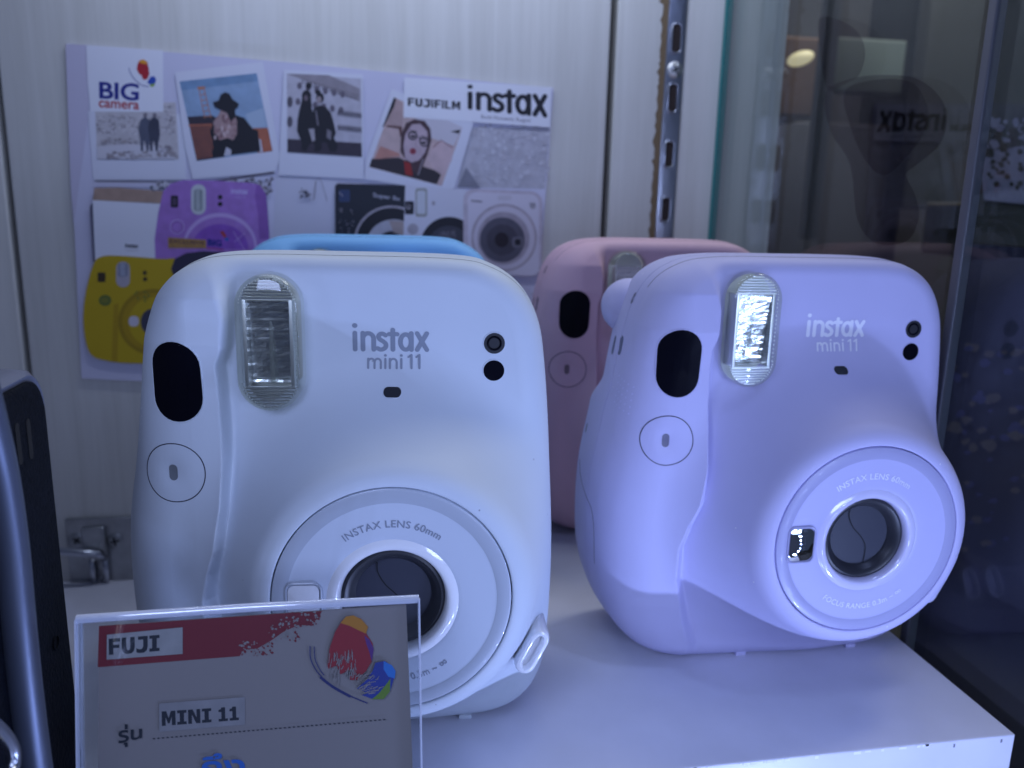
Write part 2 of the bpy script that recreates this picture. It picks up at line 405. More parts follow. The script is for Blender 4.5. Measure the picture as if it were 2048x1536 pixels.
# bracket low on the wall
m_zinc = mat('dull_zinc', (.42, .43, .45), .38, metal=.9, bump=((120, 120, 120), .3, .003), noise=((80, 80, 80), .25, 4))
p0 = onY(132, 1036, WY); p1 = onY(266, 1160, WY)
br = empty('wall_bracket', (0, 0, 0)); tag(br, 'small zinc corner bracket screwed low on the wall behind the white camera', 'bracket')
x0, x1, zt = p0.x, p1.x+6, p0.z
mb = MB(); mb.box(x0, x1, WY-2, WY, -50, zt, bev=.5); mb.build('plate', m_zinc, br, True, 40)
c0 = onY(193, 1080, WY); MB().box(c0.x-5.2, c0.x+5.2, WY-4.4, WY-1.6, c0.z-9, c0.z+8, bev=1).build('plate_boss', m_zinc, br, True, 40)
sA = onY(233, 1078, WY); sB = onY(158, 1076, WY)
screw((sA.x, WY-2.2, sA.z), 4.0, br, 10, m_zinc); screw((sB.x, WY-2.2, sB.z), 3.6, br, 50, m_zinc)
a = onY(128, 1103, WY-8); b = onY(196, 1108, WY-8)
V, Fc = tube([a-Vector((14, 0, 0)), a, (a+b)/2, b, b+Vector((2, 3, -4))], [1.8, 2.0, 2.0, 1.8, 1.5], 10); mesh_obj('lever', V, Fc, m_chrome, br)
for dx in (-1.5, 4.5):
    V, Fc = tube([(c0.x+dx, WY-4.2, c0.z-8), (c0.x+dx, WY-4.2, -49)], 1.4, 8); mesh_obj('pin', V, Fc, m_chrome, br)

#=================================================================== GLASS SIDE
m_glass = clear_mat('shop_glass', (.93, .97, .96), 0.004, 1.43)
m_edge = mat('green_glass_edge', (.03, .22, .22), .2, emis=None)
GX = 170.0
g = empty('showcase_pane', (GX, 300, -50)); g.location = (0, 0, 0); tag(g, 'rear glass side pane with a green edge where it meets the wall', 'glass pane')
MB().box(GX, GX+4, 217.6, 392, -60, 420).build('glass_sheet', m_glass, g)
MB().box(GX-.4, GX+2.6, 392.2, 394.8, -60, 420).build('glass_edge', m_edge, g)
g = empty('showcase_pane', (0, 0, 0)); tag(g, 'front glass side pane nearest the viewer, right of the pale upright seam', 'glass pane')
MB().box(GX, GX+4, -120, 211.4, -60, 420).build('glass_sheet', m_glass, g)
m_seam = mat('brushed_post', (.15, .15, .17), .4, metal=.4)
tag(MB().box(GX+.2, GX+3.6, 213.0, 216.6, -60, 420, bev=.6).build('glass_joint_strip', m_seam, None, True, 40), 'pale grey upright strip joining the two glass panes', 'joint strip')
# bubble-shaped smoked film stuck to the rear pane
def film(px_pts, off, m, parent):
    P = [onX(x, y, GX-off) for x, y in px_pts]
    return mesh_obj('film_piece', P, [tuple(range(len(P)))], m, parent, False)
m_film = clear_mat('smoked_film', (.60, .57, .60), .02, 1.2)
st = empty('window_sticker', (0, 0, 0)); tag(st, 'smoked bubble-shaped film sticker on the rear glass pane', 'sticker')
def blob(pts, n=8): return [tuple(p) for p in catmull(pts, n, True)]
film(blob([(1640, 36), (1690, 45), (1722, 75), (1730, 112), (1718, 150), (1700, 162), (1655, 178), (1640, 100)]), .08, m_film, st)
film(blob([(1650, 185), (1700, 158), (1770, 150), (1835, 158), (1880, 195), (1893, 240), (1878, 290), (1830, 332), (1812, 350), (1830, 390), (1838, 430), (1825, 470), (1800, 487), (1752, 487), (1715, 440), (1700, 330), (1660, 260)]), .12, m_film, st)
film(blob([(1690, 180), (1770, 158), (1830, 170), (1855, 220), (1850, 262), (1820, 305), (1770, 350), (1730, 320), (1700, 250)]), .16, m_film, st)

# dim shop beyond the glass
def far(px0, px1, py0, py1, Y):
    a = onY(px0, py0, Y); b = onY(px1, py1, Y); pm = (max(py0, 0)+py1)/2; return onY(px0, pm, Y).x, onY(px1, pm, Y).x, b.z, a.z
def farbox(name, label, cat, px0, px1, py0, py1, Y, dep, m, bev=4):
    x0, x1, z0, z1 = far(px0, px1, py0, py1, Y)
    return tag(MB().box(x0, x1, Y, Y+dep, z0, z1, bev=bev).build(name, m, None, True, 40), label, cat)
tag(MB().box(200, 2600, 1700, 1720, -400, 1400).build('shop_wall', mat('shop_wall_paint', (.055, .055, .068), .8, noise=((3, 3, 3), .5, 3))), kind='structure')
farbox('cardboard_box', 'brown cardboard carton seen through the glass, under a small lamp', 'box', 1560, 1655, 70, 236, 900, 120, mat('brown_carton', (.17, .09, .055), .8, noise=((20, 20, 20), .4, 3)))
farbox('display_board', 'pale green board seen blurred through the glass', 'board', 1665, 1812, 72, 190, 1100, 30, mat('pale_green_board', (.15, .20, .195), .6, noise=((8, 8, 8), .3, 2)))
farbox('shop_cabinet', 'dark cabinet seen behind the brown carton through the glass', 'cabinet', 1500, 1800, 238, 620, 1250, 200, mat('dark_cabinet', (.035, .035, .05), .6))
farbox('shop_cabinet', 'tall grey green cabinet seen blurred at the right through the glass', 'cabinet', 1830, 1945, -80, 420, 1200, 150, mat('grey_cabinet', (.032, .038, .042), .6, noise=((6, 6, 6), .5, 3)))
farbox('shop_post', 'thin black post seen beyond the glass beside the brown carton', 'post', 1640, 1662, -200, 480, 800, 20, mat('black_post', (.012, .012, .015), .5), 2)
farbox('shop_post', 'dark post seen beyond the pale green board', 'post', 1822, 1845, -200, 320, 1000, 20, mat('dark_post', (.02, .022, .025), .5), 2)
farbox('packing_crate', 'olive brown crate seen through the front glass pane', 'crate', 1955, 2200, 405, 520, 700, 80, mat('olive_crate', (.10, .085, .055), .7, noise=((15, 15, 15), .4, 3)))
c = onY(1601, 117, 780)
bm = bmesh.new(); bmesh.ops.create_uvsphere(bm, u_segments=24, v_segments=12, radius=1)
V = [(c.x+v.co.x*13, c.y+v.co.y*10, c.z+v.co.z*7+v.co.x*3) for v in bm.verts]; Fc = [[v.index for v in f.verts] for f in bm.faces]; bm.free()
tag(mesh_obj('shop_lamp', V, Fc, mat('lamp_glow', (.9, .8, .5), .5, emis=(1, .85, .5), es=.62)), 'small warm lit lamp glowing beyond the glass in front of the carton', 'lamp')
lamp('shop_fill_light', (900, 700, 1300), (700, 1300, 100), 500, 18, (1, .93, .85))  # added fill so the things behind the glass show up
# leafy frosted print and painted mottled reflection beyond the front pane
SX = 300.0
sp = Sheet(lambda x, y, l: (lambda P: (P.x-.02*l, P.y, P.z))(onX(x, y, SX)))
m_fr = flat((.20, .19, .27)); m_fr2 = flat((.035, .035, .028))
bd = empty('printed_screen', (0, 0, 0)); tag(bd, 'dark upright screen with a pale leafy print and a painted mottled reflection at the right edge', 'screen')
a = onX(1945, 300, SX+4); b = onX(2120, 300, SX+4)
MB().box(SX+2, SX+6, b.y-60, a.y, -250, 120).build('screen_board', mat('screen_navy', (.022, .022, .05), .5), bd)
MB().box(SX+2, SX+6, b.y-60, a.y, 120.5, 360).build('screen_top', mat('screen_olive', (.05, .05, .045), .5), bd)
sp.poly([(1985, 300), (2060, 290), (2140, 290), (2140, 405), (2060, 410), (1968, 400), (1962, 340)], m_fr)
sp.blots(1950, 238, 2110, 330, 80, 4, 11, [m_fr, m_fr, m_fr2]); sp.blots(1970, 290, 2110, 380, 30, 3, 7, [m_fr2])
m_fr3 = flat((.10, .08, .08)); m_fr4 = flat((.045, .045, .14))
sp.build('leaf_print', bd); sp.mb = MB(); sp.blots(1890, 690, 2110, 900, 60, 5, 17, [m_fr3, m_fr4, m_fr3], sq=.7); sp.blots(1900, 900, 2090, 1120, 25, 4, 12, [m_fr3, m_fr4], sq=.7)
sp.build('painted_reflection', bd)  # blue and brown blots painted in place of the mottled glass reflection

#=================================================================== POSTER
m_card = mat('poster_card', (.62, .61, .76), .38)
def wp(x, y, l): P = onY(x, y, WY-1.4-.0025*l); return (P.x, P.y, P.z)
poster = empty('photo_poster', (0, 0, 0)); tag(poster, 'glossy printed poster with instant photos and cameras taped on the wood wall', 'poster')
corn = [(133, 87), (560, 123), (1107, 176), (1085, 480), (1068, 800), (163, 757), (147, 420)]
P = [onY(x, y, WY-1.4) for x, y in corn]
V = [(p.x, p.y, p.z) for p in P]+[(p.x, WY-.4, p.z) for p in P]; n = len(P)
mesh_obj('card', V, [tuple(range(n)), tuple(range(n, 2*n))[::-1]]+[(i, i+n, (i+1) % n+n, (i+1) % n) for i in range(n)], m_card, poster, False)
def c1(u, v): return (120+u/4.042, 70+v/4.042)
def c2(u, v): return (600+u/3.49, 120+v/3.49)
def c3(u, v): return (120+u/3.49, 340+v/3.49)
WH = flat((.76, .77, .86)); WH2 = flat((.68, .69, .80)); INK = flat((.012, .012, .02)); GR = flat((.22, .20, .24)); GR2 = flat((.40, .37, .42)); LG = flat((.55, .54, .62))
LS = [0]
def sheet():
    s = Sheet(wp); s.layer = LS[0]; return s
def done(s, name):
    LS[0] = s.layer; return s.build(name, poster)
# soft backdrop shading prints
s = sheet(); s.poly([c1(45, 75), c1(215, 80), c1(240, 600), c1(110, 1536), c1(85, 1200)], flat((.55, .52, .66)))
done(s, 'background_print'); s = sheet(); s.poly([c2(1180, 470), c2(1745, 470), c2(1710, 900), c2(1095, 890)], flat((.50, .49, .56)))
done(s, 'background_print'); s = sheet(); s.blots(940, 250, 1095, 370, 260, 2, 6, [flat((.46, .45, .52)), flat((.54, .53, .60)), flat((.50, .48, .54)), flat((.58, .57, .64))])
s.poly([c2(1100, 890), c2(1160, 750), c2(1215, 830), c2(1260, 895)], flat((.24, .24, .30)))
done(s, 'texture_print'); s = sheet(); s.poly([(552, 350), (668, 360), (690, 370), (690, 520), (545, 520)], flat((.60, .60, .72))); done(s, 'background_print')
# logo card
s = sheet(); s.poly([c1(212, 80), c1(832, 125), c1(838, 640), c1(250, 640), c1(225, 400)], WH)
NAVY = flat((.012, .02, .24)); RED = flat((.42, .015, .03))
s.text('BIG', [c1(318, 515), c1(637, 535), c1(640, 392), c1(315, 375)], NAVY, .025, .98)
s.text('camera', [c1(312, 585), c1(640, 605), c1(640, 548), c1(312, 528)], RED, .02)
s.poly([c1(x, y) for x, y in [(625, 240), (640, 205), (675, 198), (705, 215), (718, 270), (722, 320), (705, 358), (672, 362), (640, 315), (620, 280)]], RED)
s.poly([c1(x, y) for x, y in [(632, 215), (668, 196), (700, 212), (704, 240), (680, 232), (655, 228)]], flat((.75, .32, .02)))
s.poly([c1(x, y) for x, y in [(640, 330), (655, 318), (672, 362), (650, 350)]], WH)
s.poly([c1(x, y) for x, y in [(712, 370), (735, 335), (765, 335), (778, 360), (768, 392), (735, 405), (705, 385)]], flat((.02, .07, .42)))
s.poly([c1(x, y) for x, y in [(725, 400), (768, 390), (762, 415), (735, 422)]], flat((.25, .40, .08)))
s.line([tuple(p) for p in catmull([c1(558, 270), c1(575, 320), c1(615, 370), c1(665, 408), c1(715, 415)], 5)], 1.5, NAVY); done(s, 'logo_print')
# photo 1, couple on a rocky coast
s = sheet(); s.poly([c1(225, 615), c1(1010, 640), c1(1020, 1168), c1(270, 1172)], WH2)
s.poly([c1(285, 620), c1(835, 620), c1(838, 545), c1(935, 545), c1(962, 1008), c1(300, 1008)], flat((.56, .53, .56)))
bl = [flat((.36, .32, .34)), flat((.66, .62, .64)), flat((.26, .23, .26)), flat((.50, .46, .48)), flat((.62, .58, .62))]
s.blots(*c1(300, 650), *c1(930, 800), 260, 1, 3.6, bl, sq=.6); s.blots(*c1(840, 560), *c1(925, 800), 60, 1, 3, bl, sq=.6)
s.poly([c1(300, 900), c1(560, 880), c1(800, 900), c1(940, 1000), c1(300, 1000)], flat((.60, .58, .64)))
s.blots(*c1(310, 830), *c1(620, 880), 50, 1.5, 5, [bl[0], bl[2], bl[3]], sq=.35)
s.blots(*c1(380, 945), *c1(740, 1000), 60, 2, 6, [bl[0], bl[2]], sq=.4); s.blots(*c1(790, 900), *c1(940, 990), 40, 2, 6, [bl[0], bl[2]], sq=.5)
DK = flat((.05, .055, .09)); DK2 = flat((.09, .10, .15))
for ox in (0, 75):
    s.ell(*c1(690+ox, 648), 4, 5, GR, 14)
    s.poly([c1(x+ox, y) for x, y in [(650, 690), (690, 660), (725, 690), (735, 800), (720, 870), (715, 940), (700, 940), (690, 860), (675, 850), (672, 940), (655, 940), (648, 830), (635, 760)]], DK2 if ox == 0 else DK)
done(s, 'printed_photo')
# photo 2, hat
s = sheet(); s.poly([c1(930, 300), c1(1640, 215), c1(1780, 990), c1(1740, 1110), c1(1075, 1165), c1(1010, 900)], WH2)
s.poly([c1(965, 375), c1(1590, 308), c1(1720, 940), c1(1105, 1020)], flat((.28, .40, .58)))
s.poly([c1(968, 376), c1(1590, 309), c1(1604, 372), c1(985, 448)], flat((.18, .30, .48)))
s.poly([c1(1640, 590), c1(1668, 740), c1(1540, 755), c1(1500, 640)], flat((.38, .48, .62)))
s.poly([c1(1030, 660), c1(1230, 650), c1(1330, 700), c1(1330, 985), c1(1105, 1018)], flat((.04, .03, .045)))
OR = flat((.45, .14, .08)); OR2 = flat((.5, .2, .1))
for k in range(8): s.line([c1(1058+k*22, 735-k*2), c1(1115+k*22, 1000-k*3)], 2.2, OR)
s.line([c1(1045, 730), c1(1225, 725)], 3.4, OR)
s.line([c1(1120, 420), c1(1170, 670)], 1.6, OR2); s.line([c1(1160, 420), c1(1220, 665)], 1.6, OR2)
for k in range(6): s.line([c1(1122+k*10, 440+k*44), c1(1162+k*10, 434+k*44)], 1.6, OR2)
s.line([c1(1117, 428), c1(1166, 424)], 4, OR2)
s.poly([c1(1540, 755), c1(1680, 750), c1(1718, 938), c1(1600, 955)], OR); s.poly([c1(1600, 830), c1(1625, 850), c1(1640, 945), c1(1610, 950)], LG)
s.poly([c1(x, y) for x, y in [(1240, 850), (1210, 790), (1240, 700), (1300, 660), (1400, 640), (1490, 670), (1560, 760), (1600, 770), (1620, 940), (1230, 990)]], INK)
s.poly([c1(x, y) for x, y in [(1285, 640), (1300, 600), (1400, 610), (1430, 700), (1430, 800), (1400, 850), (1350, 830), (1300, 850), (1250, 790), (1240, 700)]], flat((.42, .28, .28)))
s.blots(*c1(1250, 660), *c1(1420, 830), 60, 1, 3.4, [flat((.62, .48, .48)), flat((.2, .1, .11)), flat((.5, .33, .32)), flat((.3, .17, .18))], sq=1.8)
s.poly([c1(x, y) for x, y in [(1235, 545), (1280, 530), (1300, 480), (1335, 462), (1370, 475), (1395, 520), (1445, 555), (1440, 585), (1415, 605), (1420, 660), (1380, 700), (1350, 630), (1290, 605), (1250, 585)]], INK)
s.poly([c1(1325, 975), c1(1345, 905), c1(1385, 930), c1(1380, 975)], LG); done(s, 'printed_photo')
# photo 3, couple at a colonnade
s = sheet(); s.poly([c1(1810, 280), c2(440, 100), c2(445, 830), c1(1765, 1130), c1(1790, 700)], WH2)
A3 = [c1(1832, 312), c2(428, 130), c2(432, 678), c1(1838, 948)]
s.poly(A3, flat((.50, .48, .56)))
s.poly([c1(1832, 312), c2(200, 105), c2(420, 200), c2(415, 290), c2(0, 130)], flat((.30, .27, .31)))
for k in range(3): s.line([c2(0, 128+k*14), c2(410, 250+k*16)], .9, GR if k % 2 else flat((.1, .08, .1)))
for k in range(14): s.line([c2(20+k*28, 140+k*9), c2(22+k*28, 158+k*9)], 1.2, INK)
for yy in (180, 290): 
    for k in range(6): s.ell(*c2(15+k*60-yy*.1, yy+k*12), 5, 7, flat((.14, .12, .16)), 12)
for yy in (370, 470):
    for k in range(10): s.ell(*c2(270+k*17, yy+k*2), 2, 6.5, flat((.10, .09, .12)), 10)
for py in (540, 700): s.ell(*c1(1858, py), 5.5, 11, flat((.1, .09, .12)), 12)
s.poly([c1(1838, 840), c2(265, 570), c2(430, 580), c2(432, 676), c1(1838, 948)], flat((.045, .035, .055)))
s.poly([(598, 222), (604, 200), (610, 205), (622, 212), (628, 232), (632, 262), (640, 280), (644, 298), (634, 300), (626, 284), (618, 290), (612, 303), (603, 300), (603, 284), (594, 262), (595, 240)], INK)
s.ell(613, 192, 9.5, 12, INK, 18); s.poly([(604, 196), (622, 196), (624, 214), (602, 214)], INK)
s.poly([(628, 216), (640, 210), (652, 214), (662, 226), (668, 248), (672, 266), (668, 276), (676, 290), (672, 303), (660, 303), (654, 286), (644, 284), (640, 303), (628, 303), (632, 278), (624, 262), (622, 236)], INK)
s.ell(640, 196, 8, 10.5, INK, 18); s.ell(638, 200, 5, 7.5, flat((.34, .28, .31)), 16); s.ell(612, 196, 4, 6, flat((.16, .12, .15)), 14); s.line([(632, 222), (636, 250)], 3, flat((.2, .18, .22)))
s.ell(*c2(60, 180), 6, 7, INK, 14); s.ell(*c2(125, 225), 6, 5, INK, 14)
s.poly([c2(60, 480), c2(100, 480), c2(105, 560), c2(85, 570)], GR2); s.poly([c2(190, 480), c2(220, 500), c2(215, 560), c2(185, 540)], GR)
done(s, 'printed_photo')
# photo 4, woman with glasses
s = sheet(); s.poly([c2(640, 200), c2(1210, 440), c2(1080, 890), c2(1000, 920), c2(450, 830), c2(460, 700)], WH2)
A4 = [c2(660, 262), c2(1135, 470), c2(990, 880), c2(483, 748)]
s.poly(A4, flat((.56, .42, .42))); s.poly([c2(735, 300), c2(1135, 470), c2(1075, 600), c2(900, 540)], flat((.58, .55, .62)))
s.poly([c2(660, 262), c2(720, 300), c2(715, 470), c2(590, 460)], flat((.45, .32, .32))); s.poly([c2(655, 262), c2(672, 270), c2(655, 330), c2(585, 465), c2(575, 470)], INK)
s.poly([c2(610, 455), c2(715, 465), c2(710, 520), c2(700, 540), c2(690, 480), c2(600, 468)], flat((.12, .05, .05)))
s.poly([c2(500, 690), c2(690, 680), c2(730, 700), c2(940, 770), c2(985, 800), c2(955, 868), c2(483, 745)], flat((.03, .022, .03)))
s.poly([c2(520, 690), c2(560, 600), c2(690, 650), c2(700, 672), c2(560, 690)], flat((.5, .24, .2)))
s.poly([c2(x, y) for x, y in [(930, 600), (985, 560), (1070, 610), (1060, 700), (1000, 800), (930, 760), (890, 690)]], flat((.60, .45, .48)))
s.line([c2(930, 610), c2(985, 560), c2(1060, 610)], 2, flat((.25, .10, .10))); s.poly([c2(1050, 500), c2(1120, 485), c2(1110, 515)], INK)
s.poly([c2(x, y) for x, y in [(700, 640), (705, 520), (740, 440), (800, 412), (870, 425), (910, 480), (918, 560), (890, 660), (850, 760), (820, 800), (790, 780), (740, 700)]], flat((.07, .035, .045)))
s.poly([c2(x, y) for x, y in [(722, 600), (735, 520), (780, 450), (840, 445), (890, 500), (892, 590), (870, 650), (830, 700), (780, 715), (735, 690)]], flat((.52, .40, .46)))
s.line([tuple(p) for p in catmull([c2(760, 510), c2(800, 505), c2(815, 535), c2(790, 555), c2(762, 540), c2(760, 510)], 4)], 3.2, INK)
s.line([tuple(p) for p in catmull([c2(840, 545), c2(885, 555), c2(893, 590), c2(860, 600), c2(838, 575), c2(840, 545)], 4)], 3.2, INK)
s.line([c2(815, 530), c2(840, 548)], 1.2, INK); s.line([c2(885, 560), c2(915, 540)], 1.2, INK)
s.ell(*c2(788, 532), 5, 3, INK, 12); s.ell(*c2(865, 577), 5, 3, INK, 12); s.line([c2(765, 492), c2(815, 500)], 1.8, INK); s.line([c2(845, 528), c2(890, 545)], 1.8, INK); s.line([c2(815, 545), c2(808, 605)], 1.2, flat((.3, .2, .24)))
s.ell(*c2(788, 637), 6.5, 6.5, flat((.30, .04, .07)), 16); s.ell(*c2(788, 636), 3, 2, flat((.12, .02, .03)), 12)
s.poly([c2(725, 705), c2(770, 720), c2(790, 810), c2(735, 800)], flat((.30, .02, .02))); s.line([c2(860, 690), c2(825, 800)], 1.6, GR2)
done(s, 'printed_photo')
# header
s = sheet(); s.poly([c2(728, 122), c2(1755, 190), c2(1745, 470), c2(722, 400)], WH)
s.block('FUJiFiLM', [c2(752, 320), c2(1118, 348), c2(1120, 290), c2(752, 262)], INK)
s.instax([c2(1170, 345), c2(1727, 405), c2(1727, 175), c2(1170, 172)], INK)
s.text('Build Moments August', [c2(1265, 415), c2(1612, 442), c2(1612, 408), c2(1265, 383)], GR); done(s, 'header_print')
# lower left prints
s = sheet(); s.poly([c3(240, 70), c3(850, 75), c3(850, 90), c3(250, 85)], flat((.2, .2, .26)))
s.poly([c3(240, 125), c3(400, 122), c3(750, 150), c3(750, 235), c3(228, 210)], flat((.42, .29, .23)))
s.blots(*c3(615, 85), *c3(760, 140), 24, 2, 5, [GR, LG, flat((.1, .12, .16))]); s.blots(*c3(1180, 60), *c3(1480, 190), 110, 1.5, 5, [GR, GR2, flat((.14, .13, .17))])
s.poly([c3(1060, 75), c3(1500, 8), c3(1490, 25), c3(1090, 85)], flat((.1, .09, .13)))
s.blots(*c3(1670, 150), *c3(1745, 205), 16, 1.2, 3.5, [GR, DK]); 
s.poly([c3(228, 210), c3(760, 240), c3(760, 640), c3(245, 640)], WH); s.poly([c3(208, 250), c3(228, 230), c3(246, 640), c3(232, 645)], flat((.10, .10, .16)))
s.text('instax', [c3(455, 542), c3(548, 545), c3(548, 515), c3(455, 512)], flat((.03, .03, .05)), .04); s.text('instant', [c3(458, 566), c3(548, 568), c3(548, 556), c3(458, 554)], GR2)
s.line([c2(90, 980), c2(110, 850), c2(130, 822), c2(150, 850), c2(190, 985)], .9, GR); s.line([c2(112, 850), c2(100, 975)], .8, GR)
s.blots(*c2(0, 900), *c2(80, 975), 14, .8, 2, [GR, DK]); done(s, 'printed_leaflet')
# purple camera print
PU = flat((.38, .19, .58)); PU2 = flat((.27, .11, .44)); PUL = flat((.54, .38, .74))
s = sheet(); s.poly([c3(*q) for q in [(665, 620), (660, 480), (685, 300), (720, 150), (770, 95), (860, 70), (1100, 75), (1340, 90), (1400, 110), (1440, 170), (1450, 300), (1462, 480), (1380, 560), (1200, 640)]], PU)
s.poly([c3(*q) for q in [(1370, 95), (1400, 110), (1440, 170), (1450, 300), (1462, 480), (1390, 485), (1385, 330), (1360, 180)]], PU2)
s.rr(*c3(915, 100), *c3(1018, 312), 14, flat((.55, .58, .62))); s.rr(*c3(935, 135), *c3(995, 285), 5, flat((.28, .32, .34))); s.rr(*c3(950, 140), *c3(975, 280), 2, flat((.44, .48, .50)))
s.rr(*c3(772, 178), *c3(825, 262), 3, INK); s.rr(*c3(785, 195), *c3(812, 245), 2, flat((.09, .06, .12)))
s.ell(*c3(1118, 190), 5, 5, INK, 14); s.ell(*c3(1118, 238), 5, 5, INK, 14)
s.ell(*c3(818, 396), 14.5, 14.5, PUL, 30); s.ell(*c3(818, 397), 12.5, 12.5, PU2, 30); s.ell(*c3(819, 399), 9.8, 9.8, PU, 30)
s.poly([(440+74*math.cos(R(a)), 494+68*math.sin(R(a))) for a in range(180, 361, 6)], PUL); s.poly([(440+69*math.cos(R(a)), 496+62*math.sin(R(a))) for a in range(180, 361, 6)], PU)
s.poly([(440+57*math.cos(R(a)), 498+50*math.sin(R(a))) for a in range(180, 361, 6)], flat((.26, .09, .52))); s.line([c3(1210, 430), c3(1290, 560)], 1, PUL); s.line([c3(1220, 500), c3(1290, 440)], 1, PUL)
s.instax([c3(1195, 165), c3(1310, 170), c3(1310, 130), c3(1195, 128)], flat((.6, .5, .85))); s.text('mini 9', [c3(1220, 198), c3(1295, 200), c3(1295, 182), c3(1220, 180)], PUL)
s.poly([c3(752, 470), c3(1020, 487), c3(1022, 548), c3(755, 545)], flat((.42, .24, .07))); s.text('EXCLUSIVE', [c3(765, 512), c3(1008, 522), c3(1008, 498), c3(765, 480)], flat((.12, .05, .06)), .03); s.text('only at shop', [c3(770, 538), c3(1000, 541), c3(1000, 528), c3(770, 522)], flat((.16, .08, .06)))
s.text('BIG', [c3(1030, 528), c3(1130, 535), c3(1130, 488), c3(1030, 480)], NAVY, .05); s.line([c3(1025, 545), c3(1140, 556)], 2.0, flat((.40, .04, .14)))
s.poly([c3(1115, 430), c3(1140, 425), c3(1165, 465), c3(1150, 480)], flat((.45, .05, .05))); s.poly([c3(1150, 465), c3(1182, 480), c3(1170, 498), c3(1150, 490)], flat((.03, .12, .5))); done(s, 'printed_camera')
# yellow camera print
YE = flat((.52, .36, .006)); YE2 = flat((.33, .21, .004)); YE3 = flat((.42, .27, .005))
s = sheet(); s.poly([tuple(p) for p in catmull([c3(*q) for q in [(235, 655), (290, 605), (400, 598), (700, 620), (840, 640), (900, 900), (900, 1350), (560, 1350), (420, 1345), (320, 1330), (230, 1300), (185, 1220), (162, 1050), (180, 850)]], 5, True)], YE)
s.poly([c3(*q) for q in [(375, 940), (410, 930), (400, 1340), (360, 1335)]], YE3)
s.ell(*c3(650, 1060), 70, 66, YE2, 40); s.ell(*c3(650, 1060), 62, 58, YE3, 40); s.ell(*c3(660, 1062), 52, 50, YE, 40); s.ell(*c3(640, 1060), 22, 26, flat((.05, .05, .09)), 30)
s.rr(*c3(480, 1020), *c3(550, 1092), 8, flat((.62, .58, .66))); s.blots(*c3(520, 850), *c3(620, 915), 22, 1, 3, [flat((.16, .2, .03)), YE2])
s.rr(*c3(392, 640), *c3(488, 818), 13, flat((.46, .42, .48))); s.rr(*c3(405, 650), *c3(475, 745), 5, flat((.26, .27, .34))); s.rr(*c3(420, 655), *c3(455, 740), 2, flat((.38, .4, .5)))
s.rr(*c3(262, 715), *c3(318, 782), 3, flat((.05, .03, .01))); s.ell(*c3(592, 718), 4.5, 4.5, flat((.06, .04, .01)), 14); s.ell(*c3(594, 762), 4.5, 4.5, flat((.06, .04, .01)), 14)
s.ell(*c3(315, 910), 12.5, 11, flat((.12, .16, .03)), 24); s.ell(*c3(312, 910), 8, 6, flat((.20, .20, .03)), 20)
s.poly([c3(*q) for q in [(775, 690), (800, 620), (880, 580), (1000, 565), (1300, 585), (1300, 700), (800, 760)]], flat((.03, .025, .06))); done(s, 'printed_camera')
# black, white and champagne camera prints
s = sheet(); s.rr(*c2(245, 868), *c2(760, 1500), 8, flat((.015, .018, .03)), shear=.03); s.rr(*c2(272, 905), *c2(348, 990), 3, flat((.03, .05, .13))); s.line([c2(275, 925), c2(298, 950)], 1.5, GR2)
s.text('Super 8x', [c2(510, 965), c2(700, 992), c2(702, 955), c2(510, 925)], flat((.35, .35, .42)), .03)
s.blots(*c2(275, 1040), *c2(385, 1220), 34, 1, 3, [GR, INK, flat((.10, .10, .13))])
s.ell(*c2(640, 1260), 75, 70, GR2, 44); s.ell(*c2(640, 1262), 70.5, 66, INK, 44); s.ell(*c2(655, 1280), 54, 48, flat((.48, .48, .56)), 40); s.ell(*c2(650, 1290), 34, 28, INK, 30); s.poly([c2(620, 1120), c2(720, 1125), c2(735, 1240), c2(650, 1200)], flat((.40, .33, .32))); done(s, 'printed_camera')
s = sheet(); s.poly([c2(735, 872), c2(1160, 905), c2(1180, 1500), c2(712, 1500)], flat((.64, .64, .74)))
s.rr(*c2(805, 895), *c2(888, 1095), 5, flat((.34, .34, .32))); s.rr(*c2(816, 912), *c2(876, 1075), 4, flat((.58, .60, .66)))
s.rr(*c2(732, 985), *c2(795, 1078), 3, INK); s.ell(*c2(758, 1025), 4, 5, GR2, 16); s.ell(*c2(758, 1023), 2.6, 3.2, INK, 16)
s.ell(*c2(788, 1180), 11, 11, GR2, 24); s.ell(*c2(932, 1000), 3.5, 4.5, GR2, 14); s.ell(*c2(1040, 1300), 58, 59, INK, 40); s.ell(*c2(1040, 1310), 44, 44, flat((.05, .05, .07)), 40); s.text('LENS 95', [c2(975, 1232), c2(1085, 1236), c2(1085, 1190), c2(975, 1200)], GR); done(s, 'printed_camera')
CH1 = flat((.56, .50, .58)); s = sheet(); s.rr(*c2(1140, 908), *c2(1690, 1500), 22, CH1, shear=.04)
s.rr(*c2(1172, 930), *c2(1668, 1500), 18, flat((.66, .62, .72)), shear=.04); s.ell(*c2(1425, 1240), 66, 68, flat((.46, .40, .46)), 48); s.ell(*c2(1425, 1242), 61, 63, flat((.62, .57, .66)), 48); s.ell(*c2(1420, 1245), 52, 53, flat((.40, .35, .41)), 48)
s.ell(*c2(1412, 1255), 45, 45, flat((.10, .095, .13)), 44); s.ell(*c2(1412, 1255), 31, 31, flat((.065, .06, .085)), 40); s.ell(*c2(1408, 1255), 14, 15, flat((.018, .012, .02)), 30)
s.rr(*c2(1480, 1235), *c2(1560, 1310), 6, flat((.16, .15, .19))); s.rr(*c2(1500, 1250), *c2(1540, 1292), 3, INK)
s.rr(*c2(1380, 945), *c2(1478, 980), 4, flat((.58, .54, .62))); s.text('instax', [c2(1195, 992), c2(1275, 997), c2(1275, 976), c2(1195, 970)], GR, .03)
